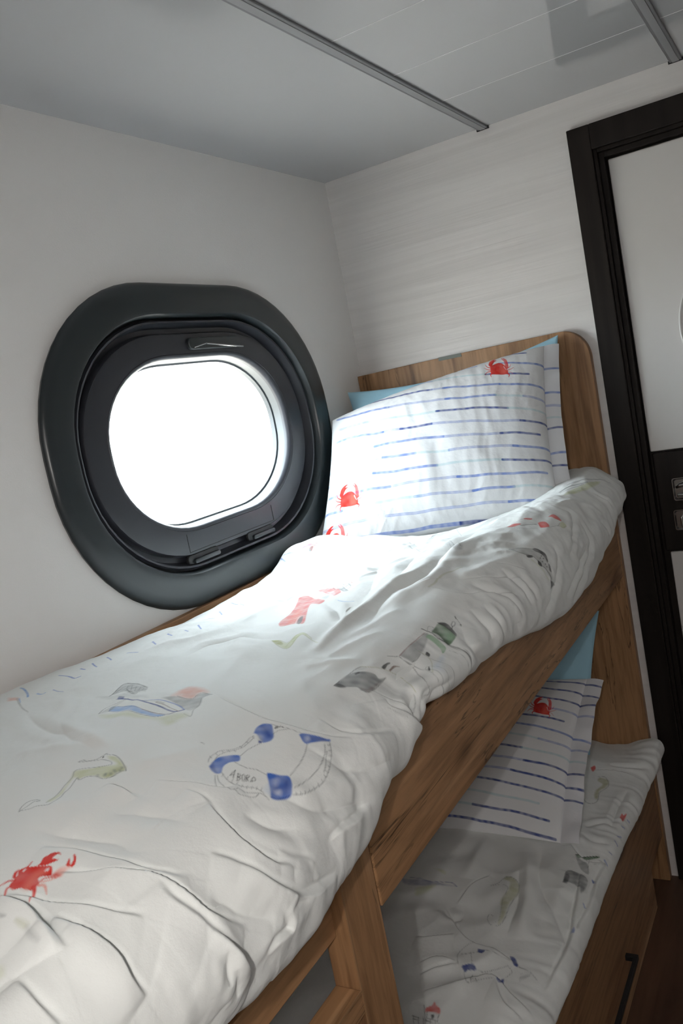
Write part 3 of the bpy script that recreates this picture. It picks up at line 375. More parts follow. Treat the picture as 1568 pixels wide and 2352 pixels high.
('L',0.00408,0.00326,'blue',0.75,[(-0.5983,0.1305),(-0.6182,0.1163)]),
('L',0.00408,0.00327,'blue',0.75,[(-0.6291,0.1012),(-0.626,0.0741)]),
('L',0.00406,0.00325,'blue',0.75,[(-0.6642,0.1018),(-0.616,0.0499)]),
('L',0.00394,0.00315,'blue',0.75,[(-0.7125,0.114),(-0.7164,0.0993)]),
('L',0.00377,0.00302,'blue',0.75,[(-0.7796,0.1402),(-0.789,0.125)]),
('L',0.00368,0.00294,'blue',0.75,[(-0.827,0.1468),(-0.8376,0.1379)]),
('L',0.00375,0.003,'blue',0.75,[(-0.7942,0.1262),(-0.8108,0.1258)]),
('L',0.00316,0.00253,'blue',0.75,[(-1.1003,0.2104),(-1.0821,0.2206)]),
('L',0.00299,0.00239,'blue',0.75,[(-1.1404,0.232),(-1.1752,0.268)]),
('L',0.00296,0.00236,'blue',0.75,[(-1.1786,0.2352),(-1.1851,0.2474)]),
('L',0.00295,0.00236,'blue',0.75,[(-1.1882,0.2035),(-1.2098,0.233)]),
('L',0.00288,0.00231,'blue',0.75,[(-1.2215,0.1977),(-1.2501,0.2323)]),
('L',0.00281,0.00225,'blue',0.75,[(-1.2747,0.1895),(-1.2851,0.2258)]),
('L',0.00281,0.00225,'blue',0.75,[(-1.2917,0.1602),(-1.3136,0.1931)]),
('L',0.00275,0.0022,'blue',0.75,[(-1.3232,0.1589),(-1.3491,0.1971)]),
('L',0.00274,0.00219,'blue',0.75,[(-1.3428,0.1522),(-1.352,0.1738)]),
('L',0.00342,0.00273,'blue',0.75,[(-0.9378,0.1453),(-0.9806,0.2116)]),
('L',0.00327,0.00262,'blue',0.75,[(-0.9959,0.1615),(-1.0495,0.2123)])]
# printed pattern: lines (width, end width, colour, strength) and washes (colour, strength, softness, unevenness)
LOWER_MARKS = [
('P','olive',0.6,0.0025,0.3,[(-0.725,0.5199),(-0.7301,0.539),(-0.7487,0.5563),(-0.7766,0.5593),(-0.8036,0.5538),(-0.8372,0.5568),(-0.8633,0.5595),(-0.8783,0.5548),(-0.8416,0.5483),(-0.803,0.5352),(-0.7728,0.5402),(-0.7462,0.5357),(-0.7352,0.5189)]),
('L',0.00156,0.00104,'grey',0.7,[(-0.7613,0.4996),(-0.7505,0.511),(-0.7315,0.5177),(-0.7267,0.5294),(-0.7372,0.5495),(-0.759,0.5581),(-0.7959,0.5573),(-0.829,0.5581),(-0.8619,0.561),(-0.8818,0.5559),(-0.8822,0.5402),(-0.8633,0.5284),(-0.8506,0.5288),(-0.8551,0.5366)]),
('L',0.00122,0.00087,'grey',0.6,[(-0.7635,0.5004),(-0.7536,0.5208),(-0.767,0.5383),(-0.7969,0.5374),(-0.835,0.5461),(-0.868,0.5533),(-0.8771,0.5465)]),
('P','olive',0.7,0.0025,0.3,[(-0.2528,0.6068),(-0.2589,0.6301),(-0.2856,0.6306),(-0.3094,0.6187),(-0.3474,0.6223),(-0.3458,0.6148),(-0.3141,0.6102),(-0.2802,0.6197),(-0.2675,0.605)]),
('L',0.00213,0.0016,'grey',0.6,[(-0.3273,0.5797),(-0.3684,0.5965),(-0.3731,0.614),(-0.3567,0.6245),(-0.3185,0.6207),(-0.2806,0.6344),(-0.2489,0.6206),(-0.2492,0.6036)]),
('P','navy',0.45,0.002,0.4,[(-0.7859,0.307),(-0.7867,0.3413),(-0.7851,0.3868),(-0.7861,0.4323),(-0.7905,0.4026),(-0.805,0.3541),(-0.8014,0.3191)]),
('P','lime',0.6,0.004,0.3,[(-0.8151,0.3539),(-0.7915,0.3895),(-0.8194,0.3784),(-0.8327,0.3613)]),
('L',0.0023,0.00184,'navy',0.6,[(-0.7798,0.3235),(-0.7854,0.3733),(-0.7766,0.4151),(-0.7868,0.4348)]),
('P','lime',0.5,0.003,0.3,[(-0.7422,0.3645),(-0.7402,0.3865),(-0.752,0.3935)]),
('P','navy',0.9,0.001,0.2,[(-0.9633,0.5463),(-0.9617,0.559),(-0.9731,0.5576),(-0.9716,0.5495)]),
('P','navy',0.9,0.001,0.2,[(-0.9438,0.5986),(-0.9448,0.6081),(-0.9616,0.6196),(-0.9642,0.6123)]),
('P','navy',0.9,0.001,0.2,[(-1.0123,0.5323),(-1.0022,0.5493),(-1.0092,0.5596),(-1.0155,0.5464),(-1.0206,0.5426)]),
('P','navy',0.9,0.001,0.2,[(-1.0167,0.5974),(-1.0022,0.6068),(-1.0217,0.6095),(-1.0221,0.6027)]),
('L',0.00144,0.00104,'grey',0.6,[(-1.0095,0.5255),(-0.9855,0.516),(-0.9607,0.522),(-0.9433,0.5377)]),
('L',0.00137,0.00099,'grey',0.6,[(-1.0211,0.541),(-1.0468,0.5553),(-1.0486,0.563),(-1.0369,0.5729),(-1.0195,0.5949)]),
('L',0.00142,0.00103,'grey',0.6,[(-0.9617,0.559),(-0.9574,0.5812),(-0.9575,0.603)]),
('L',0.00139,0.00101,'grey',0.6,[(-1.0095,0.5589),(-1.0047,0.5753),(-0.972,0.604)]),
('L',0.00139,0.001,'grey',0.6,[(-0.9635,0.6213),(-0.9652,0.6417),(-0.9755,0.6571)]),
('L',0.00139,0.001,'grey',0.6,[(-0.972,0.604),(-0.9802,0.6139),(-0.9982,0.6091)]),
('L',0.00142,0.00102,'grey',0.6,[(-0.974,0.5368),(-1.001,0.5489)]),
('L',0.00143,0.00103,'grey',0.6,[(-0.9838,0.5212),(-0.9716,0.5495)]),
('L',0.00153,0.00122,'ink',0.8,[(-1.0436,0.5623),(-1.0228,0.5563),(-1.0284,0.5609)]),
('L',0.00152,0.00121,'ink',0.8,[(-1.0409,0.562),(-1.0389,0.5652)]),
('L',0.00151,0.00121,'ink',0.8,[(-1.0356,0.5682),(-1.0411,0.5727)]),
('L',0.00107,0.0008,'grey',0.5,[(-0.9955,0.6325),(-0.9772,0.6296)]),
('L',0.00107,0.0008,'grey',0.5,[(-0.9927,0.6341),(-0.9751,0.6315)]),
('L',0.00107,0.0008,'grey',0.5,[(-0.9898,0.6357),(-0.9731,0.6334)]),
('L',0.00108,0.0008,'grey',0.5,[(-0.9869,0.6373),(-0.9711,0.6353)]),
('L',0.00108,0.0008,'grey',0.5,[(-0.984,0.6389),(-0.9691,0.6372)]),
('L',0.00108,0.0008,'grey',0.5,[(-0.981,0.6405),(-0.9668,0.639)]),
('L',0.00108,0.0008,'grey',0.5,[(-0.9782,0.6421),(-0.9647,0.6408)]),
('L',0.00108,0.0008,'grey',0.5,[(-0.9753,0.6437),(-0.9627,0.6427)]),
('P','grey',0.85,0.001,0.35,[(-0.7091,0.6333),(-0.6538,0.6296),(-0.6503,0.6576),(-0.6632,0.6721),(-0.6953,0.674),(-0.7227,0.6696),(-0.6987,0.662),(-0.6987,0.6447)]),
('P','ink',0.6,0.001,0.3,[(-0.7091,0.6333),(-0.6758,0.631),(-0.6773,0.6396),(-0.7076,0.6408)]),
('P','grey',0.7,0.001,0.35,[(-0.5939,0.6313),(-0.6067,0.6471),(-0.6137,0.6609),(-0.6411,0.6695),(-0.6362,0.6543),(-0.6148,0.6407)]),
('P','green',0.9,0.0008,0.25,[(-0.5919,0.6308),(-0.57,0.6719),(-0.5761,0.6733),(-0.6005,0.6414)]),
('L',0.00282,0.00188,'ink',0.8,[(-0.5919,0.6308),(-0.5783,0.6572),(-0.5702,0.674)]),
('L',0.00139,0.00093,'grey',0.6,[(-0.5835,0.6584),(-0.6306,0.665)]),
('L',0.00139,0.00093,'grey',0.6,[(-0.5781,0.6697),(-0.5847,0.6904),(-0.6071,0.6711)]),
('P','navy',0.7,0.0008,0.2,[(-0.6546,0.6786),(-0.6497,0.6845),(-0.6605,0.6844)]),
('P','red',0.85,0.0008,0.1,[(-0.4011,0.6837),(-0.3864,0.6851),(-0.3901,0.6893),(-0.3775,0.6933),(-0.394,0.6945),(-0.4102,0.6919)]),
('P','red',0.85,0.0008,0.1,[(-0.214,0.5762),(-0.2042,0.5841),(-0.2156,0.5891),(-0.2308,0.5849)]),
('P','red',0.85,0.001,0.2,[(-1.1282,0.5125),(-1.1196,0.5106),(-1.1134,0.5193),(-1.1059,0.5206),(-1.1122,0.527),(-1.1169,0.5355),(-1.1267,0.5377),(-1.1268,0.5212)]),
('P','white',0.4,0.001,0.1,[(-1.1273,0.5158),(-1.1292,0.5369),(-1.1425,0.5406),(-1.1494,0.5239)]),
('P','ink',0.85,0.0008,0.1,[(-1.1328,0.5257),(-1.1308,0.5297),(-1.1373,0.5331),(-1.1393,0.5296)]),
('L',0.00131,0.0011,'ink',0.7,[(-1.1148,0.5047),(-1.1542,0.5253)]),
('L',0.00131,0.00109,'ink',0.7,[(-1.1447,0.496),(-1.1401,0.5448)]),
('L',0.0013,0.00108,'ink',0.7,[(-1.1501,0.5004),(-1.1449,0.545)]),
('L',0.00131,0.00109,'ink',0.7,[(-1.1439,0.4975),(-1.1612,0.5067)]),
('L',0.0013,0.00109,'ink',0.7,[(-1.1426,0.5061),(-1.1583,0.5145)]),
('L',0.0013,0.00108,'ink',0.7,[(-1.1421,0.5151),(-1.1554,0.5223)]),
('L',0.0013,0.00108,'ink',0.7,[(-1.1431,0.5284),(-1.1509,0.5324)]),
('L',0.0013,0.00108,'ink',0.7,[(-1.1421,0.5369),(-1.1476,0.5399)]),
('L',0.00131,0.00109,'ink',0.7,[(-1.1273,0.5158),(-1.147,0.5236)]),
('L',0.0013,0.00109,'ink',0.7,[(-1.1267,0.5377),(-1.1425,0.5406)]),
('L',0.00399,0.00349,'blue',0.6,[(-0.4272,0.6943),(-0.4234,0.7014)]),
('L',0.00392,0.00343,'blue',0.6,[(-0.4713,0.6928),(-0.4608,0.7012)]),
('L',0.00386,0.00338,'blue',0.6,[(-0.4954,0.6914),(-0.5012,0.6988)]),
('L',0.00405,0.00354,'blue',0.6,[(-0.392,0.7008),(-0.3901,0.7069)]),
('L',0.00373,0.00326,'blue',0.6,[(-0.5728,0.6868),(-0.5834,0.6955)]),
('L',0.0036,0.00315,'blue',0.6,[(-0.6522,0.6803),(-0.658,0.6835)]),
('L',0.00343,0.003,'blue',0.6,[(-0.7444,0.68),(-0.7499,0.6838)]),
('L',0.00329,0.00288,'blue',0.6,[(-0.8207,0.6791),(-0.8303,0.6807)]),
('L',0.00379,0.00332,'blue',0.6,[(-0.541,0.6895),(-0.5414,0.6941)])]

# ---------------------------------------------------------------- camera, daylight, flash, exposure
scene = bpy.context.scene
CAM_POS = Vector((-2.2221, -1.1802, 1.4676))
YAW, PITCH, ROLL, FOCAL_PX = 0.5417, -0.1313, -0.1939, 1928.8
def camera_axes():
    f = Vector((math.cos(YAW) * math.cos(PITCH), math.sin(YAW) * math.cos(PITCH), math.sin(PITCH)))
    r0 = Vector((math.sin(YAW), -math.cos(YAW), 0)); u0 = r0.cross(f)
    return math.cos(ROLL) * r0 + math.sin(ROLL) * u0, -math.sin(ROLL) * r0 + math.cos(ROLL) * u0, f
CR, CU, CF = camera_axes()
cam_data = bpy.data.cameras.new('camera'); cam = bpy.data.objects.new('camera', cam_data)
scene.collection.objects.link(cam); scene.camera = cam
cam_data.sensor_fit = 'VERTICAL'; cam_data.sensor_height = 22.3; cam_data.lens = FOCAL_PX / 2352 * 22.3
cam_data.clip_start = 0.02
m = Matrix(((CR.x, CU.x, -CF.x), (CR.y, CU.y, -CF.y), (CR.z, CU.z, -CF.z))).to_4x4(); m.translation = CAM_POS
cam.matrix_world = m

scene.view_settings.view_transform = 'Standard'; scene.view_settings.look = 'None'
scene.view_settings.gamma = 1.0; scene.view_settings.use_curve_mapping = False
scene.view_settings.exposure = 0.0

world = bpy.data.worlds.new('world'); scene.world = world; world.use_nodes = True
wn = world.node_tree; bg = wn.nodes['Background']
# hazy bright sky over bright ground: a little bluer above the horizon
tc = wn.nodes.new('ShaderNodeTexCoord'); sx = wn.nodes.new('ShaderNodeSeparateXYZ'); rp = wn.nodes.new('ShaderNodeValToRGB')
mr = wn.nodes.new('ShaderNodeMapRange'); mr.inputs['From Min'].default_value = -1; mr.inputs['From Max'].default_value = 1
wn.links.new(tc.outputs['Generated'], sx.inputs[0]); wn.links.new(sx.outputs['Z'], mr.inputs['Value']); wn.links.new(mr.outputs[0], rp.inputs[0])
rp.color_ramp.elements[0].position = .42; rp.color_ramp.elements[0].color = (.45, .425, .40, 1)
rp.color_ramp.elements[1].position = .56; rp.color_ramp.elements[1].color = (.86, .925, 1.0, 1)
wn.links.new(rp.outputs[0], bg.inputs['Color']); bg.inputs['Strength'].default_value = SKY

def lamp(name, kind, loc, energy, color=(1, 1, 1), **kw):
    d = bpy.data.lights.new(name, kind); d.energy = energy; d.color = color
    for k, v in kw.items(): setattr(d, k, v)
    o = bpy.data.objects.new(name, d); scene.collection.objects.link(o); o.location = loc
    return o
# the camera's own flash, a hand's breadth to the left of the lens (its shadows fall to the right of things)
fl = lamp('camera_flash', 'SPOT', CAM_POS - CR * .10 + CU * .0, FLASH, (1.0, .965, .91), shadow_soft_size=.011, spot_size=math.radians(116), spot_blend=.9)
aim = (CF * 1.0 + CR * .16).normalized(); fl.rotation_euler = aim.to_track_quat('-Z', 'Y').to_euler()
# added fill light under the ceiling behind the photographer, no known cabin fixture
cl = lamp('fill_lamp', 'AREA', (-3.05, -1.65, 2.06), FILL, (1.0, .96, .92), shape='DISK', size=.25)

# ---------------------------------------------------------------- helpers
def link(o, parent=None):
    scene.collection.objects.link(o)
    if parent is not None: o.parent = parent
    return o
def tag(o, label=None, cat=None, group=None, kind=None):
    if label: o['label'] = label
    if cat: o['category'] = cat
    if group: o['group'] = group
    if kind: o['kind'] = kind
    return o
def empty(name, loc, label=None, cat=None, kind=None):
    o = bpy.data.objects.new(name, None); o.location = loc; o.empty_display_size = .1
    link(o); tag(o, label, cat, None, kind); return o
def origin_of(parent):
    v = Vector((0, 0, 0))
    while parent is not None: v += parent.location; parent = parent.parent
    return v
def obj(name, bm, mat, parent=None, smooth=False, kind=None):
    """link a bmesh given in world coordinates as one object under parent"""
    off = origin_of(parent)
    bmesh.ops.translate(bm, verts=bm.verts, vec=-off)
    me = bpy.data.meshes.new(name); bm.to_mesh(me); bm.free()
    if mat: me.materials.append(mat)
    if smooth:
        me.polygons.foreach_set('use_smooth', [True] * len(me.polygons))
        me.set_sharp_from_angle(angle=math.radians(35))
    o = bpy.data.objects.new(name, me); link(o, parent)
    if kind: o['kind'] = kind
    return o
def struct(name, bm, mat, smooth=False): return obj(name, bm, mat, None, smooth, 'structure')
def box(bm, x0, x1, y0, y1, z0, z1, bevel=0.0, seg=2):
    r = bmesh.ops.create_cube(bm, size=1)
    for v in r['verts']:
        v.co = Vector(((x0 + x1) / 2 + v.co.x * (x1 - x0), (y0 + y1) / 2 + v.co.y * (y1 - y0), (z0 + z1) / 2 + v.co.z * (z1 - z0)))
    if bevel:
        es = {e for v in r['verts'] for e in v.link_edges}
        bmesh.ops.bevel(bm, geom=list(es), offset=bevel, segments=seg, affect='EDGES', profile=.5)
    return bm
def B(*a, **k): return box(bmesh.new(), *a, **k)
def extrude_outline(pts2, axis, d0, d1, bevel=0.0):
    """closed outline in the two other axes, thickened between d0 and d1 along axis"""
    bm = bmesh.new()
    def mk(p, d): c = [p[0], p[1]]; c.insert(axis, d); return bm.verts.new(c)
    a = [mk(p, d0) for p in pts2]; b = [mk(p, d1) for p in pts2]
    bm.faces.new(a); bm.faces.new(b[::-1]); n = len(a)
    for i in range(n): bm.faces.new((a[i], b[i], b[(i+1) % n], a[(i+1) % n]))
    bmesh.ops.recalc_face_normals(bm, faces=bm.faces)
    if bevel:
        es = [e for e in bm.edges if len(e.link_faces) == 2 and e.calc_face_angle(0) > .9]
        bmesh.ops.bevel(bm, geom=es, offset=bevel, segments=2, affect='EDGES', profile=.5)
    return bm
def rrect(cx, cz, a, h, rx, rz, n=14):
    """rounded rectangle with elliptical corners, counter-clockwise"""
    rx = min(rx, a); rz = min(rz, h); out = []
    for k, (sx_, sz_) in enumerate(((1, 1), (-1, 1), (-1, -1), (1, -1))):
        for i in range(n + 1):
            t = (k + i / n) * math.pi / 2
            out.append((cx + sx_ * (a - rx) + rx * math.cos(t), cz + sz_ * (h - rz) + rz * math.sin(t)))
    return out
def loft(rings, close=False):
    """rings: lists of 3D points of equal length"""
    bm = bmesh.new(); vs = [[bm.verts.new(p) for p in r] for r in rings]; n = len(vs[0])
    for i in range(len(vs) - 1):
        for j in range(n): bm.faces.new((vs[i][j], vs[i][(j+1) % n], vs[i+1][(j+1) % n], vs[i+1][j]))
    if close:
        for j in range(n): bm.faces.new((vs[-1][j], vs[-1][(j+1) % n], vs[0][(j+1) % n], vs[0][j]))
    bmesh.ops.recalc_face_normals(bm, faces=bm.faces)
    return bm
def tube(bm, pts, r, n=10, cap=True):
    pts = [Vector(p) for p in pts]; rings = []
    for i, p in enumerate(pts):
        d = (pts[min(i+1, len(pts)-1)] - pts[max(i-1, 0)]).normalized()
        a = d.orthogonal().normalized() if i == 0 else (rings[-1][1] - d * rings[-1][1].dot(d)).normalized()
        b = d.cross(a); rr = r[i] if isinstance(r, (list, tuple)) else r
        rings.append(([bm.verts.new(p + a * rr * math.cos(t * 2 * math.pi / n) + b * rr * math.sin(t * 2 * math.pi / n)) for t in range(n)], a))
    for i in range(len(rings) - 1):
        for j in range(n): bm.faces.new((rings[i][0][j], rings[i][0][(j+1) % n], rings[i+1][0][(j+1) % n], rings[i+1][0][j]))
    if cap: bm.faces.new(rings[0][0][::-1]); bm.faces.new(rings[-1][0])
    return bm
def srgb(r, g, b):
    f = lambda c: (c / 255 / 12.92) if c <= 10 else ((c / 255 + .055) / 1.055) ** 2.4
    return (f(r), f(g), f(b))

# ---------------------------------------------------------------- materials
def mat(name, color=(.8, .8, .8), rough=.6, metal=0.0, **kw):
    m = bpy.data.materials.new(name); m.use_nodes = True; p = m.node_tree.nodes['Principled BSDF']
    p.inputs['Base Color'].default_value = (*color, 1); p.inputs['Roughness'].default_value = rough; p.inputs['Metallic'].default_value = metal
    for k, v in kw.items(): p.inputs[k].default_value = v
    return m
class NT:
    def __init__(s, m): s.t = m.node_tree; s.p = s.t.nodes['Principled BSDF']
    def n(s, kind, **kw):
        x = s.t.nodes.new(kind)
        for k, v in kw.items():
            if k in x.inputs: x.inputs[k].default_value = v
            else: setattr(x, k, v)
        return x
    def l(s, a, b): s.t.links.new(a, b)
    def coords(s, scale, rot=(0, 0, 0)):
        tc = s.n('ShaderNodeTexCoord'); mp = s.n('ShaderNodeMapping'); mp.inputs['Scale'].default_value = scale; mp.inputs['Rotation'].default_value = rot
        s.l(tc.outputs['Object'], mp.inputs[0]); return mp.outputs[0]
    def noise(s, vec, scale, detail=4, rough=.5, dist=0.):
        x = s.n('ShaderNodeTexNoise'); x.inputs['Scale'].default_value = scale; x.inputs['Detail'].default_value = detail
        x.inputs['Roughness'].default_value = rough; x.inputs['Distortion'].default_value = dist; s.l(vec, x.inputs['Vector']); return x.outputs['Fac']
    def ramp(s, fac, stops):
        r = s.n('ShaderNodeValToRGB'); e = r.color_ramp.elements
        while len(e) < len(stops): e.new(.5)
        for k, (p, c) in enumerate(stops): e[k].position = p; e[k].color = (*c, 1) if len(c) == 3 else c
        s.l(fac, r.inputs[0]); return r.outputs[0]
    def mul(s, a, b, f=1.0):
        x = s.n('ShaderNodeMix', data_type='RGBA', blend_type='MULTIPLY'); x.inputs[0].default_value = f
        s.l(a, x.inputs[6]); s.l(b, x.inputs[7]); return x.outputs[2]
    def bump(s, h, strength, dist=.001):
        b = s.n('ShaderNodeBump'); b.inputs['Strength'].default_value = strength; b.inputs['Distance'].default_value = dist
        s.l(h, b.inputs['Height']); s.l(b.outputs[0], s.p.inputs['Normal']); return b

def oak(name, grain, tone=1.0, seed=0.0, dark=None, light=None, mid=None, crack=1.0):
    """oak board; grain = axis along which the figure runs"""
    m = mat(name, rough=.48); N = NT(m); st = [9., 9., 9.]; st[grain] = .75
    tc = N.n('ShaderNodeTexCoord'); mp = N.n('ShaderNodeMapping'); mp.inputs['Scale'].default_value = st; mp.inputs['Location'].default_value = (seed, seed * 1.7, seed * .6)
    N.l(tc.outputs['Object'], mp.inputs[0]); v = mp.outputs[0]
    a = N.noise(v, 1.6, 5, .55, 1.2); b = N.noise(v, 9, 6, .6, .4)
    d0 = dark or (.105 * tone, .050 * tone, .022 * tone); d1 = mid or (.235 * tone, .128 * tone, .062 * tone); d2 = light or (.36 * tone, .215 * tone, .115 * tone)
    c = N.ramp(a, [(.30, d0), (.44, d1), (.58, d1), (.74, d2)])
    g = N.ramp(b, [(.30, (.62, .60, .58)), (.55, (1, 1, 1)), (.75, (1.12, 1.1, 1.08))]); c = N.mul(c, g)
    # open cracks and knots
    st2 = [6., 6., 6.]; st2[grain] = .42
    mp2 = N.n('ShaderNodeMapping'); mp2.inputs['Scale'].default_value = st2; mp2.inputs['Location'].default_value = (seed * 2.1 + 3, 1 + seed, seed); N.l(tc.outputs['Object'], mp2.inputs[0])
    k = N.noise(mp2.outputs[0], 2.3, 5, .62, .5); e = N.ramp(k, [(.494, (1, 1, 1)), (.500, (.25 + .5 * (1 - crack),) * 3), (.506, (1, 1, 1))])
    k2 = N.noise(mp2.outputs[0], 1.1, 2, .5); msk = N.ramp(k2, [(.50, (1, 1, 1)), (.60, (0, 0, 0))])
    mx = N.n('ShaderNodeMix', data_type='RGBA', blend_type='LIGHTEN'); mx.inputs[0].default_value = 1; N.l(e, mx.inputs[6]); N.l(msk, mx.inputs[7])
    c = N.mul(c, mx.outputs[2])
    vo = N.n('ShaderNodeTexVoronoi'); st3 = [7., 7., 7.]; st3[grain] = 2.4; mp3 = N.n('ShaderNodeMapping'); mp3.inputs['Scale'].default_value = st3; mp3.inputs['Location'].default_value = (seed, 0.3, seed)
    N.l(tc.outputs['Object'], mp3.inputs[0]); N.l(mp3.outputs[0], vo.inputs['Vector']); vo.inputs['Scale'].default_value = 1.0
    kn = N.ramp(vo.outputs['Distance'], [(.03, (.35, .30, .26)), (.11, (.85, .82, .8)), (.17, (1, 1, 1))]); c = N.mul(c, kn, .8)
    N.l(c, N.p.inputs['Base Color']); N.bump(b, .25, .0006); N.p.inputs['Specular IOR Level'].default_value = .35
    return m

def fabric(name, attr=True, color=(.8, .8, .8), weave=1.0):
    m = mat(name, color, .88); N = NT(m)
    N.p.inputs['Sheen Weight'].default_value = .12; N.p.inputs['Sheen Roughness'].default_value = .5; N.p.inputs['Specular IOR Level'].default_value = .18
    if attr:
        a = N.n('ShaderNodeVertexColor'); a.layer_name = 'print'; N.l(a.outputs['Color'], N.p.inputs['Base Color'])
    v = N.coords((1, 1, 1)); h = N.noise(v, 55, 4, .6); h2 = N.noise(v, 900, 2, .5)
    ad = N.n('ShaderNodeMath', operation='MULTIPLY_ADD'); ad.inputs[1].default_value = .12; N.l(h2, ad.inputs[0]); N.l(h, ad.inputs[2])
    N.bump(ad.outputs[0], .22 * weave, .004)
    return m

M = {}
# ---------------------------------------------------------------- cloth shapes (numpy)
def table(x, xs, vs):
    """smooth interpolation of a table along the bed"""
    x = np.asarray(x, float); xs = np.asarray(xs, float); vs = np.asarray(vs, float)
    m = np.zeros_like(vs); d = np.diff(vs) / np.diff(xs)
    for i in range(1, len(vs) - 1):
        if d[i-1] * d[i] > 0: m[i] = 2 * d[i-1] * d[i] / (d[i-1] + d[i])
    m[0], m[-1] = d[0], d[-1]
    x = np.clip(x, xs[0], xs[-1]); k = np.clip(np.searchsorted(xs, x, 'right') - 1, 0, len(xs) - 2)
    h = xs[k+1] - xs[k]; t = (x - xs[k]) / h
    return ((2*t**3 - 3*t**2 + 1) * vs[k] + (t**3 - 2*t**2 + t) * h * m[k]
            + (-2*t**3 + 3*t**2) * vs[k+1] + (t**3 - t**2) * h * m[k+1])

def section(ctrl, n):
    """ctrl: (k, nx, 2) control points of the cross-section; returns (nx, n, 2) evenly spaced by arc length and the arc lengths"""
    k, nx, _ = ctrl.shape
    c = np.concatenate([2 * ctrl[:1] - ctrl[1:2], ctrl, 2 * ctrl[-1:] - ctrl[-2:-1]], 0)
    M = 14; P = []
    for i in range(k - 1):
        p0, p1, p2, p3 = c[i], c[i+1], c[i+2], c[i+3]
        # centripetal-like tension keeps the tight hem from looping
        d1 = np.linalg.norm(p2 - p1, axis=1, keepdims=True) + 1e-6
        da = np.linalg.norm(p1 - p0, axis=1, keepdims=True) + 1e-6; db = np.linalg.norm(p3 - p2, axis=1, keepdims=True) + 1e-6
        m1 = ((p1 - p0) / da * d1 + (p2 - p1)) * .5 * np.minimum(1, 1); m2 = ((p3 - p2) / db * d1 + (p2 - p1)) * .5
        for j in range(M):
            t = j / M
            P.append((2*t**3 - 3*t**2 + 1) * p1 + (t**3 - 2*t**2 + t) * m1 + (-2*t**3 + 3*t**2) * p2 + (t**3 - t**2) * m2)
    P.append(ctrl[-1]); P = np.array(P)                       # (m, nx, 2)
    L = np.concatenate([np.zeros((1, nx)), np.cumsum(np.linalg.norm(np.diff(P, axis=0), axis=2), 0)], 0)
    out = np.zeros((nx, n, 2)); S = np.zeros((nx, n))
    for i in range(nx):
        s = np.linspace(0, L[-1, i], n); S[i] = s
        out[i, :, 0] = np.interp(s, L[:, i], P[:, i, 0]); out[i, :, 1] = np.interp(s, L[:, i], P[:, i, 1])
    return out, S

def waves(x, s, seed, n, wl, ang, spread, warp=.02, wwl=.2):
    """sum of n warped sine ridges; wl: (min, max) wavelength in metres; ang: main direction across the ridges"""
    r = np.random.RandomState(seed)
    wx = sum(np.sin((x * np.cos(a) + s * np.sin(a)) * 2 * np.pi / w + p) for a, w, p in zip(r.rand(4) * 6.3, wwl * (.6 + r.rand(4)), r.rand(4) * 6.3)) * warp
    ws = sum(np.sin((x * np.cos(a) + s * np.sin(a)) * 2 * np.pi / w + p) for a, w, p in zip(r.rand(4) * 6.3, wwl * (.6 + r.rand(4)), r.rand(4) * 6.3)) * warp
    X, S2 = x + wx, s + ws; h = np.zeros_like(x)
    for i in range(n):
        a = ang + (r.rand() - .5) * 2 * spread; w = wl[0] * (wl[1] / wl[0]) ** r.rand(); p = r.rand() * 6.3
        env = .5 + .5 * np.sin((X * np.cos(a + 1.3) + S2 * np.sin(a + 1.3)) * 2 * np.pi / (w * (3 + 3 * r.rand())) + r.rand() * 6.3)
        v = np.sin((X * np.cos(a) + S2 * np.sin(a)) * 2 * np.pi / w + p)
        h += env * (1.05 - np.sqrt(v * v + .03)) * w
    return h / n

def polydist(x, s, pts):
    """distance, signed side and position 0..1 along a polyline"""
    best = np.full(x.shape, 9.); side = np.zeros(x.shape); tt = np.zeros(x.shape)
    pts = np.asarray(pts, float); seg = np.diff(pts, axis=0); ln = np.linalg.norm(seg, axis=1) + 1e-9; tot = ln.sum(); acc = 0
    for i in range(len(seg)):
        dx = x - pts[i, 0]; ds = s - pts[i, 1]
        t = np.clip((dx * seg[i, 0] + ds * seg[i, 1]) / ln[i]**2, 0, 1)
        ex = dx - t * seg[i, 0]; es = ds - t * seg[i, 1]; d = np.hypot(ex, es); m = d < best
        best = np.where(m, d, best); side = np.where(m, np.sign(seg[i, 0] * ds - seg[i, 1] * dx), side)
        tt = np.where(m, (acc + t * ln[i]) / tot, tt); acc += ln[i]
    return best, side, tt

def smooth_line(pts, n=5):
    """Catmull-Rom through the points so that a few numbers give a curve"""
    p = np.asarray(pts, float)
    if len(p) < 3: return p
    q = np.vstack([2 * p[0] - p[1], p, 2 * p[-1] - p[-2]]); out = []
    for i in range(len(p) - 1):
        a, b, c, d = q[i:i+4]
        for t in np.arange(n) / n:
            out.append(.5 * (2*b + (c - a)*t + (2*a - 5*b + 4*c - d)*t*t + (3*b - a - 3*c + d)*t**3))
    out.append(p[-1]); return np.array(out)

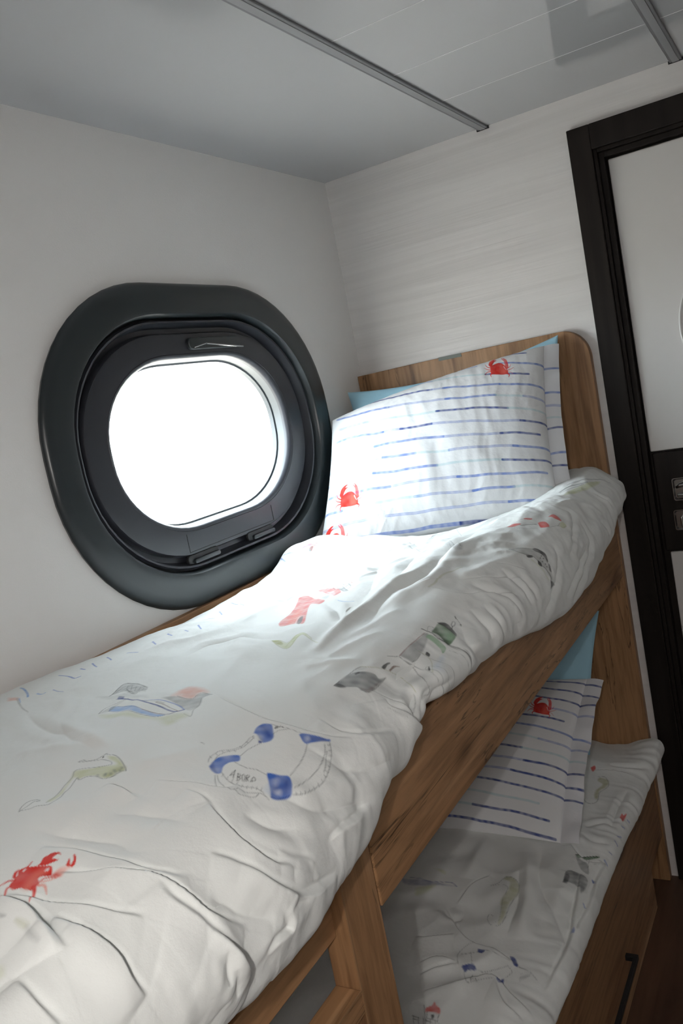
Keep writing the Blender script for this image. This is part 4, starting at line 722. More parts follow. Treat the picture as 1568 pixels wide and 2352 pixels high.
def creases(x, s, lines):
    """lines: (kind, amplitude, wide, narrow, points). kind 'fold': cloth swells on the left side and drops sharply at the line;
    'valley' a pinched furrow; 'ridge' a soft crest"""
    h = np.zeros_like(x)
    for kind, A, w1, w2, pts in lines:
        p = smooth_line(pts); R = 5 * max(w1, w2)
        m = (x > p[:, 0].min() - R) & (x < p[:, 0].max() + R) & (s > p[:, 1].min() - R) & (s < p[:, 1].max() + R)
        if not m.any(): continue
        d, sd, t = polydist(x[m], s[m], p); fade = np.clip(np.sin(np.pi * np.clip(t, 0.002, .998)), 0, 1) ** .6
        if kind == 'fold':
            v = np.where(sd > 0, np.exp(-(d / w1)) * (1 + d / w1 * .6), np.exp(-(d / w2) ** 1.3))
            v = v - np.where(sd < 0, .50 * np.exp(-((d - 1.5 * w2) / .0026) ** 2), 0)
        elif kind == 'valley':
            v = -np.exp(-(d / w2)) + .45 * np.exp(-((d - w1) / (w1 * .6)) ** 2)
        else:
            v = 1 / (1 + (d / w1) ** 2)
            v = v * np.exp(-(d / (3 * w1)) ** 2)
        h[m] += A * v * fade
    return h

def upper_duvet_grid(nx=1250, ns=760):
    # denser towards the foot of the bed, where the cloth is seen from close by
    t = np.linspace(0, 1, nx); X = -2.14 + 2.108 * (.52 * t + .48 * t**2)
    kx = [-2.15, -1.8, -1.5, -1.35, -1.2, -1.0, -.85, -.72, -.65, -.59, -.48, -.35, -.2, -.1, -.03]
    T = lambda v: table(X, kx, v)
    zb = T([1.13, 1.125, 1.118, 1.112, 1.098, 1.083, 1.086, 1.092, 1.115, 1.140, 1.132, 1.10, 1.10, 1.10, 1.10])
    z1 = T([1.15, 1.14, 1.135, 1.130, 1.125, 1.110, 1.108, 1.115, 1.128, 1.138, 1.130, 1.10, 1.09, 1.10, 1.10])
    z2 = T([1.16, 1.155, 1.145, 1.140, 1.130, 1.125, 1.120, 1.118, 1.118, 1.12, 1.115, 1.09, 1.09, 1.10, 1.11])
    z3 = T([1.165, 1.16, 1.150, 1.140, 1.140, 1.150, 1.155, 1.152, 1.150, 1.152, 1.145, 1.13, 1.14, 1.155, 1.16])
    z4 = T([1.145, 1.14, 1.130, 1.125, 1.128, 1.145, 1.152, 1.155, 1.158, 1.162, 1.162, 1.155, 1.165, 1.170, 1.165])
    yf = T([-.735, -.735, -.715, -.70, -.71, -.715, -.72, -.722, -.722, -.72, -.718, -.715, -.712, -.708, -.700])
    hx = [-2.15, -1.9, -1.80, -1.75, -1.67, -1.59, -1.55, -1.51, -1.485, -1.45, -1.40, -1.375, -1.335, -1.32, -1.22, -1.06, -.95, -.82, -.68, -.55, -.43, -.29, -.2, -.12, -.05, -.03]
    hz = [1.01, 1.01, 1.014, 1.003, 1.000, 1.000, 1.000, 1.008, 1.025, 1.032, 1.025, 1.042, 1.052, 1.068, 1.056, 1.052, 1.034, 1.011, .999, .996, 1.012, 1.028, 1.053, 1.066, 1.078, 1.085]
    zh = table(X, hx, hz) - .004
    o = np.ones_like(X)
    C = np.array([np.stack([a, b], 1) for a, b in [
        (-.045 * o, zb - .05), (-.022 * o, zb - .018), (-.034 * o, zb), (-.14 * o, z1), (-.34 * o, z2), (-.53 * o, z3), (-.64 * o, z4),
        (yf + .022, z4 - .030), (yf, .5 * (z4 + zh) - .004), (yf + .004, zh + .010), (yf + .014, zh), (yf + .026, zh + .006), (yf + .028, zh + .05)]])
    P, S = section(C, ns)
    XX = np.repeat(X[:, None], ns, 1)
    return np.stack([XX, P[..., 0], P[..., 1]], 2), XX, S

def lower_duvet_grid(nx=620, ns=420):
    t = np.linspace(0, 1, nx); X = -1.75 + 1.72 * t
    kx = [-1.75, -1.2, -.9, -.7, -.55, -.45, -.3, -.2, -.1, -.03]
    T = lambda v: table(X, kx, v)
    z1 = T([.42, .42, .42, .415, .41, .41, .42, .42, .42, .42])
    z2 = T([.435, .435, .43, .43, .425, .42, .42, .42, .42, .42])
    z3 = T([.43, .43, .425, .425, .42, .42, .42, .425, .42, .41])
    yf = T([-.670, -.672, -.674, -.674, -.678, -.680, -.688, -.690, -.700, -.705])
    zh = T([.352, .352, .352, .352, .352, .352, .350, .352, .365, .375])
    o = np.ones_like(X)
    C = np.array([np.stack([a, b], 1) for a, b in [
        (-.03 * o, z1 - .05), (-.025 * o, z1 - .01), (-.06 * o, z1), (-.25 * o, z2), (-.48 * o, z3), (-.60 * o, z3 - .012),
        (yf + .012, zh + .040), (yf, zh + .016), (yf + .006, zh), (yf + .02, zh - .001), (yf + .05, zh + .002)]])
    P, S = section(C, ns)
    XX = np.repeat(X[:, None], ns, 1)
    return np.stack([XX, P[..., 0], P[..., 1]], 2), XX, S

def grid_normals(P):
    du = np.gradient(P, axis=0); dv = np.gradient(P, axis=1)
    n = np.cross(du, dv); n /= np.linalg.norm(n, axis=2, keepdims=True) + 1e-12
    return n

def smooth01(v, a, b):
    t = np.clip((v - a) / (b - a), 0, 1); return t * t * (3 - 2 * t)

def upper_duvet(lines):
    P, X, S = upper_duvet_grid()
    N = grid_normals(P); N = N * np.sign(N[N.shape[0]//2, N.shape[1]//3, 2])
    inner = smooth01(S, .03, .10) * smooth01(S.max(1, keepdims=True) - S, .05, .085)
    near = smooth01(-X, .9, 1.6)
    h = creases(X, S, lines)
    h += inner * .0060 * (waves(X, S, 3, 14, (.2, .5), .9, .9, .02) - .03) / .07
    h += inner * (.0012 + .0006 * near) * waves(X, S, 5, 10, (.09, .2), 1.15, .6, .008) / .03
    h += inner * .0003 * waves(X, S, 8, 12, (.03, .07), 1.0, .7, .004, .12) / .012
    far = smooth01(X, -1.35, -.95) * inner
    h += far * .0022 * waves(X, S, 41, 7, (.10, .22), 1.9, .5, .01) / .03 + far * .0009 * waves(X, S, 43, 8, (.04, .09), 1.2, .8, .006) / .015
    # cloth gathers as it turns over the side of the bed
    lip = np.exp(-((S.max(1, keepdims=True) - S - .13) / .055) ** 2)
    h += lip * (.0022 * waves(X, S * .5, 11, 7, (.09, .22), 0.0, .3, .006, .1) / .02 - .003)
    # low frequency waviness of the hem
    Q = P + N * h[..., None]
    return Q, X, S

def lower_duvet(lines):
    P, X, S = lower_duvet_grid()
    N = grid_normals(P); N = N * np.sign(N[N.shape[0]//2, N.shape[1]//3, 2])
    inner = smooth01(S, .02, .08) * smooth01(S.max(1, keepdims=True) - S, .04, .09)
    h = creases(X, S, lines)
    h += inner * .007 * (waves(X, S, 23, 9, (.18, .40), .5, 1.2, .01) - .03) / .07
    h += inner * .0018 * waves(X, S, 25, 9, (.08, .18), .9, .6, .006) / .03
    lip = np.exp(-((S.max(1, keepdims=True) - S - .10) / .05) ** 2)
    h += lip * (.003 * waves(X, S * .5, 31, 9, (.05, .12), 0.0, .4, .005, .1) / .02 - .003)
    return P + N * h[..., None], X, S

def pillow_grid(c, thick, na, nb, flange=(0, 0), sag=0., seed=1, puff=.42):
    """c: BL, BR, TR, TL corners of the sewn edge; front and back sheets meet at the seam; flange: width past the right and top edge"""
    BL, BR, TR, TL = [np.array(p, float) for p in c]
    a = np.linspace(0, 1, na); b = np.linspace(0, 1, nb); A, B = np.meshgrid(a, b, indexing='ij')
    # crowd the samples slightly to the seam
    A = .5 - .5 * np.cos(np.pi * A) * (.35) - .325 * (1 - 2 * A) ; B = .5 - .5 * np.cos(np.pi * B) * (.35) - .325 * (1 - 2 * B)
    A = (A - A.min()) / (A.max() - A.min()); B = (B - B.min()) / (B.max() - B.min())
    # corners are pulled outwards, edges drawn in
    pin = .02
    a2 = A + pin * (1 - 2 * A) * (4 * B * (1 - B)) * 1.0 * np.abs(1 - 2*A)
    b2 = B + pin * (1 - 2 * B) * (4 * A * (1 - A)) * 1.0 * np.abs(1 - 2*B)
    M = ((1 - a2) * (1 - b2))[..., None] * BL + (a2 * (1 - b2))[..., None] * BR + (a2 * b2)[..., None] * TR + ((1 - a2) * b2)[..., None] * TL
    n = np.cross(BR - BL, TL - BL); n /= np.linalg.norm(n)
    prof = (np.clip(4 * A * (1 - A), 0, 1) ** puff) * (np.clip(4 * B * (1 - B), 0, 1) ** puff)
    M = M + np.array([0, 0, -1.]) * (sag * 4 * A * (1 - A) * B)[..., None]
    return A, B, M, n, prof

# ---------------------------------------------------------------- the room
H = 2.079
def mk_room_materials():
    m = M['wall'] = mat('wall_vinyl', (.82, .803, .79), .55); N = NT(m); v = N.coords((1, 1, 1))
    a = N.noise(v, 190, 3, .6); b = N.noise(v, 420, 2, .5); ad = N.n('ShaderNodeMath', operation='ADD'); N.l(a, ad.inputs[0]); N.l(b, ad.inputs[1]); N.bump(ad.outputs[0], .35, .0009)
    m.node_tree.nodes['Principled BSDF'].inputs['Specular IOR Level'].default_value = .4
    m = M['wall_grain'] = mat('wall_streaked_board', (.6, .57, .56), .42); N = NT(m); v = N.coords((3, 1.1, 42))
    a = N.noise(v, 1.0, 6, .62, .6); v2 = N.coords((1, .5, 9)); b = N.noise(v2, 1.0, 3, .5, 1.0)
    c = N.ramp(a, [(.3, (.64, .615, .605)), (.7, (.72, .695, .685))]); N.l(c, N.p.inputs['Base Color'])
    ad = N.n('ShaderNodeMath', operation='MULTIPLY_ADD'); ad.inputs[1].default_value = 2.5; N.l(b, ad.inputs[0]); N.l(a, ad.inputs[2]); N.bump(ad.outputs[0], .35, .005)
    m = M['ceiling'] = mat('ceiling_gloss', (.47, .475, .485), .045); N = NT(m); N.p.inputs['Specular IOR Level'].default_value = .9
    v = N.coords((1, 1, 1)); a = N.noise(v, 3, 2, .5); N.bump(a, .04, .01)
    M['profile'] = mat('profile_grey_metal', (.17, .17, .18), .5, .0)
    M['joint'] = mat('joint_white', (.75, .75, .76), .5); M['profile_mid'] = mat('profile_light_strip', (.27, .27, .28), .5, .0)
    m = M['floor'] = mat('floor_laminate', (.1, .05, .03), .45); N = NT(m); v = N.coords((1.2, 12, 12)); a = N.noise(v, 1.4, 5, .6, .8)
    c = N.ramp(a, [(.3, (.045, .022, .014)), (.7, (.12, .062, .036))]); N.l(c, N.p.inputs['Base Color'])
    m = M['wenge'] = mat('wenge_frame', (.03, .024, .021), .42); N = NT(m); v = N.coords((40, 40, 2)); a = N.noise(v, 1, 5, .6, .3)
    c = N.ramp(a, [(.3, (.008, .006, .005)), (.7, (.018, .014, .012))]); N.l(c, N.p.inputs['Base Color']); N.bump(a, .3, .0006); N.p.inputs['Specular IOR Level'].default_value = .16; N.p.inputs['Roughness'].default_value = .5
    M['door_panel'] = mat('door_panel_white', (.60, .58, .565), .38)
    M['baseboard'] = mat('baseboard_dark', (.05, .03, .022), .5)
    m = M['win'] = mat('window_moulding_anthracite', (.020, .026, .029), .28); N = NT(m); v = N.coords((1, 1, 1)); a = N.noise(v, 700, 2, .5); N.bump(a, .10, .0004); N.p.inputs['Specular IOR Level'].default_value = .5
    M['win2'] = mat('window_sash_anthracite', (.026, .028, .035), .36)
    M['gap'] = mat('window_gap_black', (.012, .013, .014), .6)
    M['reveal'] = mat('window_reveal_grey', (.055, .062, .068), .35); M['outer_frame'] = mat('window_outer_frame', (.03, .036, .042), .35)
    m = M['glass'] = bpy.data.materials.new('window_glass'); m.use_nodes = True; t = m.node_tree; t.nodes.remove(t.nodes['Principled BSDF'])
    tr = t.nodes.new('ShaderNodeBsdfTransparent'); tr.inputs[0].default_value = (.93, .96, .95, 1); gl = t.nodes.new('ShaderNodeBsdfGlossy'); gl.inputs['Roughness'].default_value = .02
    mx = t.nodes.new('ShaderNodeMixShader'); mx.inputs[0].default_value = .05
    t.links.new(tr.outputs[0], mx.inputs[1]); t.links.new(gl.outputs[0], mx.inputs[2]); t.links.new(mx.outputs[0], t.nodes['Material Output'].inputs[0])
    M['chrome'] = mat('handle_satin_nickel', (.42, .41, .40), .22, 1.0)
    M['black_metal'] = mat('black_metal', (.010, .010, .011), .5)
mk_room_materials()

WC = (-.730, 1.438)                                    # middle of the window
def ring(a, h, y, rx=None, rz=None, cz=WC[1], n=14):
    k = a / .48; rx = .335 * k if rx is None else rx; rz = .31 * h / .333 if rz is None else rz
    return [(x, y, z) for x, z in rrect(WC[0], cz, a, h, rx, rz, n)]
def wall_left():
    bm = bmesh.new(); hole = [p[0:1] + p[2:] for p in ring(.455, .305, 0)]; out = []
    x0, x1, z0, z1 = -3.3, .12, 0.0, H
    for x, z in hole:                                  # project the hole's points outwards on the wall's border
        dx, dz = x - WC[0], z - WC[1]; t = 9
        if dx > 1e-6: t = min(t, (x1 - WC[0]) / dx)
        if dx < -1e-6: t = min(t, (x0 - WC[0]) / dx)
        if dz > 1e-6: t = min(t, (z1 - WC[1]) / dz)
        if dz < -1e-6: t = min(t, (z0 - WC[1]) / dz)
        out.append((WC[0] + dx * t, WC[1] + dz * t))
    corners = [(x1, z1), (x0, z1), (x0, z0), (x1, z0)]
    for y in (0.0, .06):
        a = [bm.verts.new((x, y, z)) for x, z in hole]; b = [bm.verts.new((x, y, z)) for x, z in out]; n = len(a)
        for i in range(n):
            j = (i + 1) % n; f = [a[i], a[j], b[j], b[i]]
            p, q = out[i], out[j]
            for c in corners:                          # a border corner between two projected points
                onp = [abs(p[0]-c[0]) < 1e-6, abs(p[1]-c[1]) < 1e-6]; onq = [abs(q[0]-c[0]) < 1e-6, abs(q[1]-c[1]) < 1e-6]
                if any(onp) and any(onq) and not (onp[0] and onq[0]) and not (onp[1] and onq[1]): f.insert(3, bm.verts.new((c[0], y, c[1])))
            bm.faces.new(f)
        if y == 0: ia = a
        else:
            for i in range(n): bm.faces.new((ia[i], ia[(i+1) % n], a[(i+1) % n], a[i]))
    bmesh.ops.recalc_face_normals(bm, faces=bm.faces)
    return struct('wall_left', bm, M['wall'])
wall_left()
XB, YR = -3.3, -1.95                                   # wall behind the photographer, wall on the right
DY0, DY1, DZ = -.744, -1.46, 1.941                     # door opening
bm = bmesh.new(); box(bm, 0, .12, DY0, 0.0, 0, H); box(bm, 0, .12, DY1, DY0, DZ, H); box(bm, 0, .12, YR, DY1, 0, H)
struct('wall_back', bm, M['wall_grain'])
struct('wall_right', B(XB, .12, YR - .06, YR, 0, H), M['wall_grain'])
struct('wall_front', B(XB - .06, XB, YR - .06, .06, 0, H), M['wall'])
struct('floor', B(XB - .06, .25, YR - .06, .06, -.05, 0), M['floor'])
struct('ceiling', B(XB - .06, .12, YR - .06, .06, H, H + .05), M['ceiling'])
# metal profiles between the ceiling panels
for k, y in enumerate((-.469, -.939, -1.409)):
    t = empty('trim_%d' % (k + 1), (0, y - .013, H), kind='structure')
    bm = B(XB, -.001, y - .027, y - .0, H - .005, H - .0002, bevel=.0015)
    obj('profile_body', bm, M['profile'], t)
    obj('profile_insert', B(XB, -.001, y - .021, y - .006, H - .0062, H - .004, bevel=.0007), M['profile_mid'], t)
    obj('profile_cap', B(-.004, -.0005, y - .030, y + .003, H - .007, H - .0005), M['black_metal'], t)
for k, x in enumerate((-.305, -.557, -.81, -1.06)):    # hairline joints of the boards
    struct('trim_%d' % (k + 4), B(x - .0005, x + .0005, YR, -.49, H - .0005, H + .001), M['joint'])
# corner and ceiling beads
# baseboard beyond the door and on the right wall
struct('baseboard_right', B(XB, -.0, YR, YR + .012, 0, .06, bevel=.002), M['baseboard'])

# door: frame, leaf with two white panels, flush handle and lock
d = empty('door_1', (0, -1.1, 0), kind='structure')
fy0, fy1 = -.690, -1.514
fr = bmesh.new(); box(fr, -.016, .0, fy0 - .054, fy0, 0, 2.0, bevel=.002); box(fr, -.016, .0, fy1, fy1 + .054, 0, 2.0, bevel=.002); box(fr, -.0163, -.0002, fy1 + .054, fy0 - .054, 1.9405, 2.0, bevel=.002)
obj('door_frame', fr, M['wenge'], d)
fr = bmesh.new()
for (i, w, x0, x1) in ((0, .009, -.006, .10), (.009, .013, .006, .10)):
    a0 = DY0 - i; a1 = a0 - w; b0 = DY1 + i; b1 = b0 + w
    box(fr, x0, x1, a1, a0, 0, DZ - i, bevel=.0015); box(fr, x0, x1, b0, b1, 0, DZ - i, bevel=.0015); box(fr, x0, x1, b1, a1, DZ - i - w, DZ - i, bevel=.0015)
obj('door_stop', fr, M['wenge'], d)
leaf = obj('door_leaf', B(.03, .062, DY1 + .022, DY0 - .022, .008, DZ - .022, bevel=.002), M['wenge'], d)
pan = obj('upper_panel', B(.022, .032, DY1 + .045, DY0 - .0265, 1.184, DZ - .027, bevel=.003), M['door_panel'], leaf)
obj('lower_panel', B(.022, .032, DY1 + .045, DY0 - .040, .10, .918, bevel=.003), M['door_panel'], leaf)
obj('lock_rail', B(.018, .032, DY1 + .03, DY0 - .030, .922, 1.180, bevel=.004), M['wenge'], leaf)
bm = loft([[(x, -1.078 + r * math.cos(t), 1.475 + r * math.sin(t)) for t in [i * 2 * math.pi / 96 for i in range(96)]] for r, x in ((.1985, .0215), (.1985, .0185), (.196, .0175), (.1935, .0185), (.1935, .0215))])
obj('round_trim', bm, M['door_panel'], leaf, True)
# satin nickel flush handle with its lever, lock below
def plate(name, y0, y1, z0, z1, parent, m):
    cy, cz = (y0 + y1) / 2, (z0 + z1) / 2; a, h = abs(y1 - y0) / 2, (z1 - z0) / 2; rs = []
    for k, x in ((1, .018), (1, .0135), (.97, .0118), (.90, .0118), (.86, .0145), (.80, .017)):
        rs.append([(x, p, q) for p, q in rrect(cy, cz, a * (1 - (1-k) * min(a, h) / a), h * (1 - (1-k) * min(a, h) / h), .006, .006, 5)])
    bm = loft(rs); bm.faces.new([v for v in bm.verts][-len(rs[0]):]); bmesh.ops.recalc_face_normals(bm, faces=bm.faces)
    return obj(name, bm, m, parent, True)
hp = plate('door_handle', -.812, -.900, 1.052, 1.112, leaf, M['chrome'])
bm = bmesh.new(); tube(bm, [(.016, -.822, 1.087), (.008, -.832, 1.092), (.006, -.850, 1.094), (.006, -.885, 1.095)], [.004, .006, .0065, .005], 12); obj('lever', bm, M['chrome'], hp, True)
obj('lever_grip', B(.006, .015, -.890, -.822, 1.062, 1.071, bevel=.003, seg=3), M['chrome'], hp, True)
lp = plate('lock_plate', -.806, -.860, .975, 1.030, leaf, M['chrome'])
obj('lock_knob', B(.004, .016, -.828, -.822, .985, 1.012, bevel=.0025, seg=3), M['chrome'], lp, True)

# window: wide moulding, recessed sash, reveal, pane, handle above and two latches on the cassette below
w = empty('window_1', (WC[0], 0, WC[1] - .333), kind='structure')
R = [ring(.484, .336, 0.0), ring(.486, .338, -.006), ring(.483, .335, -.012), ring(.476, .328, -.016), ring(.462, .314, -.0175), ring(.436, .289, -.016),
     ring(.424, .278, -.0165), ring(.418, .272, -.015), ring(.4145, .2685, -.010), ring(.412, .266, .004), ring(.410, .264, .012)]
obj('outer_moulding', loft(R), M['win'], w, True)
obj('gap_liner', loft([ring(.413, .267, .010), ring(.398, .254, .014), ring(.394, .250, .020)]), M['gap'], w, True)
S1 = [ring(.405, .262, .004), ring(.402, .259, -.003), ring(.398, .255, -.002), ring(.394, .251, .010), ring(.390, .247, .022), ring(.380, .237, .024), ring(.3785, .2355, .012), ring(.376, .233, .0085), ring(.372, .229, .0078),
      ring(.322, .190, .0078, cz=1.440), ring(.3195, .1885, .0079, cz=1.440), ring(.3185, .188, .0088, cz=1.440), ring(.3175, .1872, .0079, cz=1.440), ring(.313, .183, .0085, cz=1.440), ring(.309, .179, .012, cz=1.440), ring(.3065, .1765, .019, cz=1.440), ring(.306, .176, .026, cz=1.440)]
sash = obj('sash', loft(S1), M['win2'], w, True)
obj('reveal', loft([ring(.306, .176, .024, cz=1.440), ring(.3045, .1745, .036, cz=1.440), ring(.3030, .173, .052, cz=1.440)]), M['reveal'], w, True)
obj('outer_frame', loft([ring(.3045, .175, .042, cz=1.440), ring(.300, .170, .045, cz=1.440), ring(.299, .169, .056, cz=1.440), ring(.47, .32, .075), ring(.47, .32, .058)]), M['outer_frame'], w, True)
bm = bmesh.new(); bm.faces.new([bm.verts.new(p) for p in ring(.3035, .1735, .045, cz=1.440)]); r_ = bmesh.ops.extrude_face_region(bm, geom=bm.faces[:]); bmesh.ops.translate(bm, vec=(0, .004, 0), verts=[v for v in r_['geom'] if isinstance(v, bmesh.types.BMVert)])
bmesh.ops.recalc_face_normals(bm, faces=bm.faces); obj('pane', bm, M['glass'], w)
# handle at the top
def lens(name, x0, x1, z0, z1, y0, y1, m, parent, lean=0.0):
    cx, cz = (x0 + x1) / 2, (z0 + z1) / 2; a, h = (x1 - x0) / 2, (z1 - z0) / 2; rs = []
    for k, y in ((1, y0), (1, y1 + .002), (.9, y1 + .0005), (.7, y1)):
        rs.append([(x, y, z + lean * (x - cx)) for x, z in rrect(cx, cz, a - (1-k) * h, h * k, h * k * .95, h * k * .95, 6)])
    bm = loft(rs); bm.verts.ensure_lookup_table(); n = len(rs[0]); bm.faces.new(bm.verts[-n:]); bmesh.ops.recalc_face_normals(bm, faces=bm.faces)
    return obj(name, bm, m, parent, True)
hd = lens('window_handle', -.755, -.565, 1.635, 1.661, .014, -.0010, M['win'], sash)
bm = bmesh.new()
for (x0, z0, x1, z1) in ((-.742, 1.640, -.695, 1.647), (-.695, 1.647, -.560, 1.634)):
    tube(bm, [(x0, -.0012, z0 - .001), (x1, -.0012, z1)], .0019, 8)
obj('handle_lip', bm, M['chrome'], hd, True)
# cassette of the blind below the pane with its two latches
bm = bmesh.new(); box(bm, -.8875, -.8865, .0070, .0120, 1.212, 1.252); box(bm, -.5690, -.5680, .0070, .0120, 1.212, 1.250); box(bm, -.8875, -.568, .0070, .0120, 1.2118, 1.2128)
obj('cassette_joint', bm, M['gap'], sash)
for x0, x1 in ((-.889, -.800), (-.673, -.583)):
    b0 = lens('latch_recess', x0 - .012, x1 + .004, 1.186, 1.207, .012, .0055, M['gap'], sash)
    lens('latch', x0 + .004, x1 + .002, 1.187, 1.197, .010, -.0005, M['win'], b0)
# ---------------------------------------------------------------- the bunk bed
M['oak_x'] = oak('oak_board_lengthwise', 0, 1.6, seed=.3); M['oak_x2'] = oak('oak_board_lower', 0, 1.25, seed=2.7)
M['oak_z'] = oak('oak_board_upright', 2, 1.5, seed=1.1, crack=1); M['oak_head'] = oak('oak_headboard', 2, 1.5, seed=4.9)
M['oak_edge'] = mat('oak_edge_band', (.30, .17, .085), .5)
M['shadow_gap'] = mat('dark_plinth', (.03, .02, .015), .7)
bed = empty('bunk_bed', (-1.03, -.33, 0), 'oak bunk bed built along the window wall with tall rounded headboard', 'bed')
hb = [(0.0 - .001, 0), (-.670, 0)]
for i in range(15):
    t = i / 14 * math.pi / 2; hb.append((-.670 + .068 * (1 - math.cos(t)), 1.452 + .076 * math.sin(t)))
hb += [(-.30, 1.527), (-.001, 1.522)]
# the headboard stands a finger in front of the wall
obj('headboard', extrude_outline(hb, 0, -.026, -.002, .0015), M['oak_head'], bed)
obj('edge_patch', B(-.0275, -.0255, -.330, -.262, 1.518, 1.5275, bevel=.0004), mat('grey_patch', (.16, .17, .15), .6), bed)
obj('back_rail', B(-2.16, -.026, -.018, -.001, .86, 1.101, bevel=.0015), M['oak_x'], bed)
obj('guard_board', B(-1.4525, -.026, -.668, -.643, .874, 1.035, bevel=.002), M['oak_x'], bed)
lr = obj('side_rail', B(-2.16, -1.460, -.645, -.620, .925, .992, bevel=.0015), M['oak_x'], bed)
obj('ladder_head_rail', B(-2.16, -1.528, -.650, -.622, .885, .9235, bevel=.0015), M['oak_x'], bed)
po = obj('ladder_post', B(-1.5275, -1.4565, -.668, -.633, 0, 1.03, bevel=.0018), M['oak_z'], bed)
obj('post_edge', B(-1.5280, -1.5255, -.6688, -.6670, 0, .99), M['oak_edge'], po)
obj('ladder_post', B(-2.005, -1.934, -.668, -.633, 0, .99, bevel=.0018), M['oak_z'], bed)
for z in (.822, .562, .302):
    rg = obj('ladder_rung', B(-1.935, -1.5275, -.668, -.634, z - .028, z, bevel=.0018), M['oak_x'], bed)
    obj('rung_edge', B(-1.935, -1.5275, -.6687, -.6672, z - .0015, z + .0004), M['oak_edge'], rg)
obj('slatted_base', B(-2.16, -.026, -.642, -.018, .878, .896), M['oak_x2'], bed)
obj('foot_board', B(-2.185, -2.161, -.668, -.001, 0, 1.20, bevel=.0015), M['oak_head'], bed)
dr = obj('drawer_front', B(-2.16, -.026, -.6665, -.643, .137, .342, bevel=.002), M['oak_x2'], bed)
obj('lower_back_rail', B(-2.16, -.026, -.018, -.001, .10, .36, bevel=.0015), M['oak_x2'], bed)
obj('lower_slatted_base', B(-2.16, -.026, -.642, -.018, .200, .218), M['oak_x2'], bed)
obj('plinth', B(-2.16, -.150, -.655, -.640, .0, .136, bevel=.001), M['oak_x2'], bed)
hnd = bmesh.new(); box(hnd, -.86, -.530, -.694, -.685, .134, .146, bevel=.0012); box(hnd, -.542, -.530, -.688, -.667, .134, .146, bevel=.0012); box(hnd, -.86, -.848, -.688, -.667, .134, .146, bevel=.0012)
hd_ = obj('handle', hnd, M['black_metal'], dr); hd_['label'] = 'long black bar handle'

# mattresses
def mattress(name, x0, x1, y0, y1, z0, z1, label):
    rs = []
    cy, cx = (y0 + y1) / 2, (x0 + x1) / 2; a, h = (x1 - x0) / 2, (y1 - y0) / 2
    for q, z in ((.975, z0), (1, z0 + .012), (1, z1 - .02), (.985, z1 - .004), (.96, z1)):
        d = (1 - q) * h; rs.append([(x, y, z) for x, y in rrect(cx, cy, a - d, h - d, .05, .05, 6)])
    bm = loft(rs); bm.verts.ensure_lookup_table(); n = len(rs[0]); bm.faces.new(bm.verts[-n:]); bm.faces.new(bm.verts[:n][::-1]); bmesh.ops.recalc_face_normals(bm, faces=bm.faces)
    o = obj(name, bm, M['cotton'], None, True); tag(o, label, 'mattress'); return o
M['cotton'] = fabric('white_cotton', False, (.74, .74, .74))
mattress('mattress', -2.15, -.032, -.636, -.024, .897, 1.045, 'white mattress hidden beneath the duvet of the upper bunk')
mattress('mattress', -2.15, -.032, -.636, -.024, .219, .345, 'white mattress under the duvet of the shaded lower bunk')

# ---------------------------------------------------------------- printed cloth
def mesh_from_grid(name, P, col, mat, flip=False, closed=None):
    nx, ns, _ = P.shape; me = bpy.data.meshes.new(name)
    idx = np.arange(nx * ns).reshape(nx, ns)
    f = np.stack([idx[:-1, :-1], idx[1:, :-1], idx[1:, 1:], idx[:-1, 1:]], -1).reshape(-1, 4)
    if flip: f = f[:, ::-1]
    me.vertices.add(nx * ns); me.vertices.foreach_set('co', P.reshape(-1).astype(np.float32))
    me.loops.add(f.size); me.loops.foreach_set('vertex_index', f.reshape(-1).astype(np.int32))
    me.polygons.add(len(f)); me.polygons.foreach_set('loop_start', np.arange(0, f.size, 4, dtype=np.int32))
    me.update(calc_edges=True); me.polygons.foreach_set('use_smooth', np.ones(len(f), bool))
    if col is not None:
        ca = me.color_attributes.new('print', 'FLOAT_COLOR', 'POINT'); c4 = np.ones((nx * ns, 4), np.float32); c4[:, :3] = col.reshape(-1, 3); ca.data.foreach_set('color', c4.reshape(-1))
    me.materials.append(mat); me.update(); return me
def join_grids(name, grids, mat):
    """several grids as one mesh (front, back, border of one cushion)"""
    V, F, C, base = [], [], [], 0
    for P, col, flip in grids:
        nx, ns, _ = P.shape; idx = np.arange(nx * ns).reshape(nx, ns) + base
        f = np.stack([idx[:-1, :-1], idx[1:, :-1], idx[1:, 1:], idx[:-1, 1:]], -1).reshape(-1, 4)
        F.append(f[:, ::-1] if flip else f); V.append(P.reshape(-1, 3)); C.append(col.reshape(-1, 3)); base += nx * ns
    V, F, C = np.concatenate(V), np.concatenate(F), np.concatenate(C); me = bpy.data.meshes.new(name)
    me.vertices.add(len(V)); me.vertices.foreach_set('co', V.reshape(-1).astype(np.float32))
    me.loops.add(F.size); me.loops.foreach_set('vertex_index', F.reshape(-1).astype(np.int32))
    me.polygons.add(len(F)); me.polygons.foreach_set('loop_start', np.arange(0, F.size, 4, dtype=np.int32))
    me.update(calc_edges=True); me.polygons.foreach_set('use_smooth', np.ones(len(F), bool))
    ca = me.color_attributes.new('print', 'FLOAT_COLOR', 'POINT'); c4 = np.ones((len(V), 4), np.float32); c4[:, :3] = C; ca.data.foreach_set('color', c4.reshape(-1))
    me.materials.append(mat); me.update(); return me

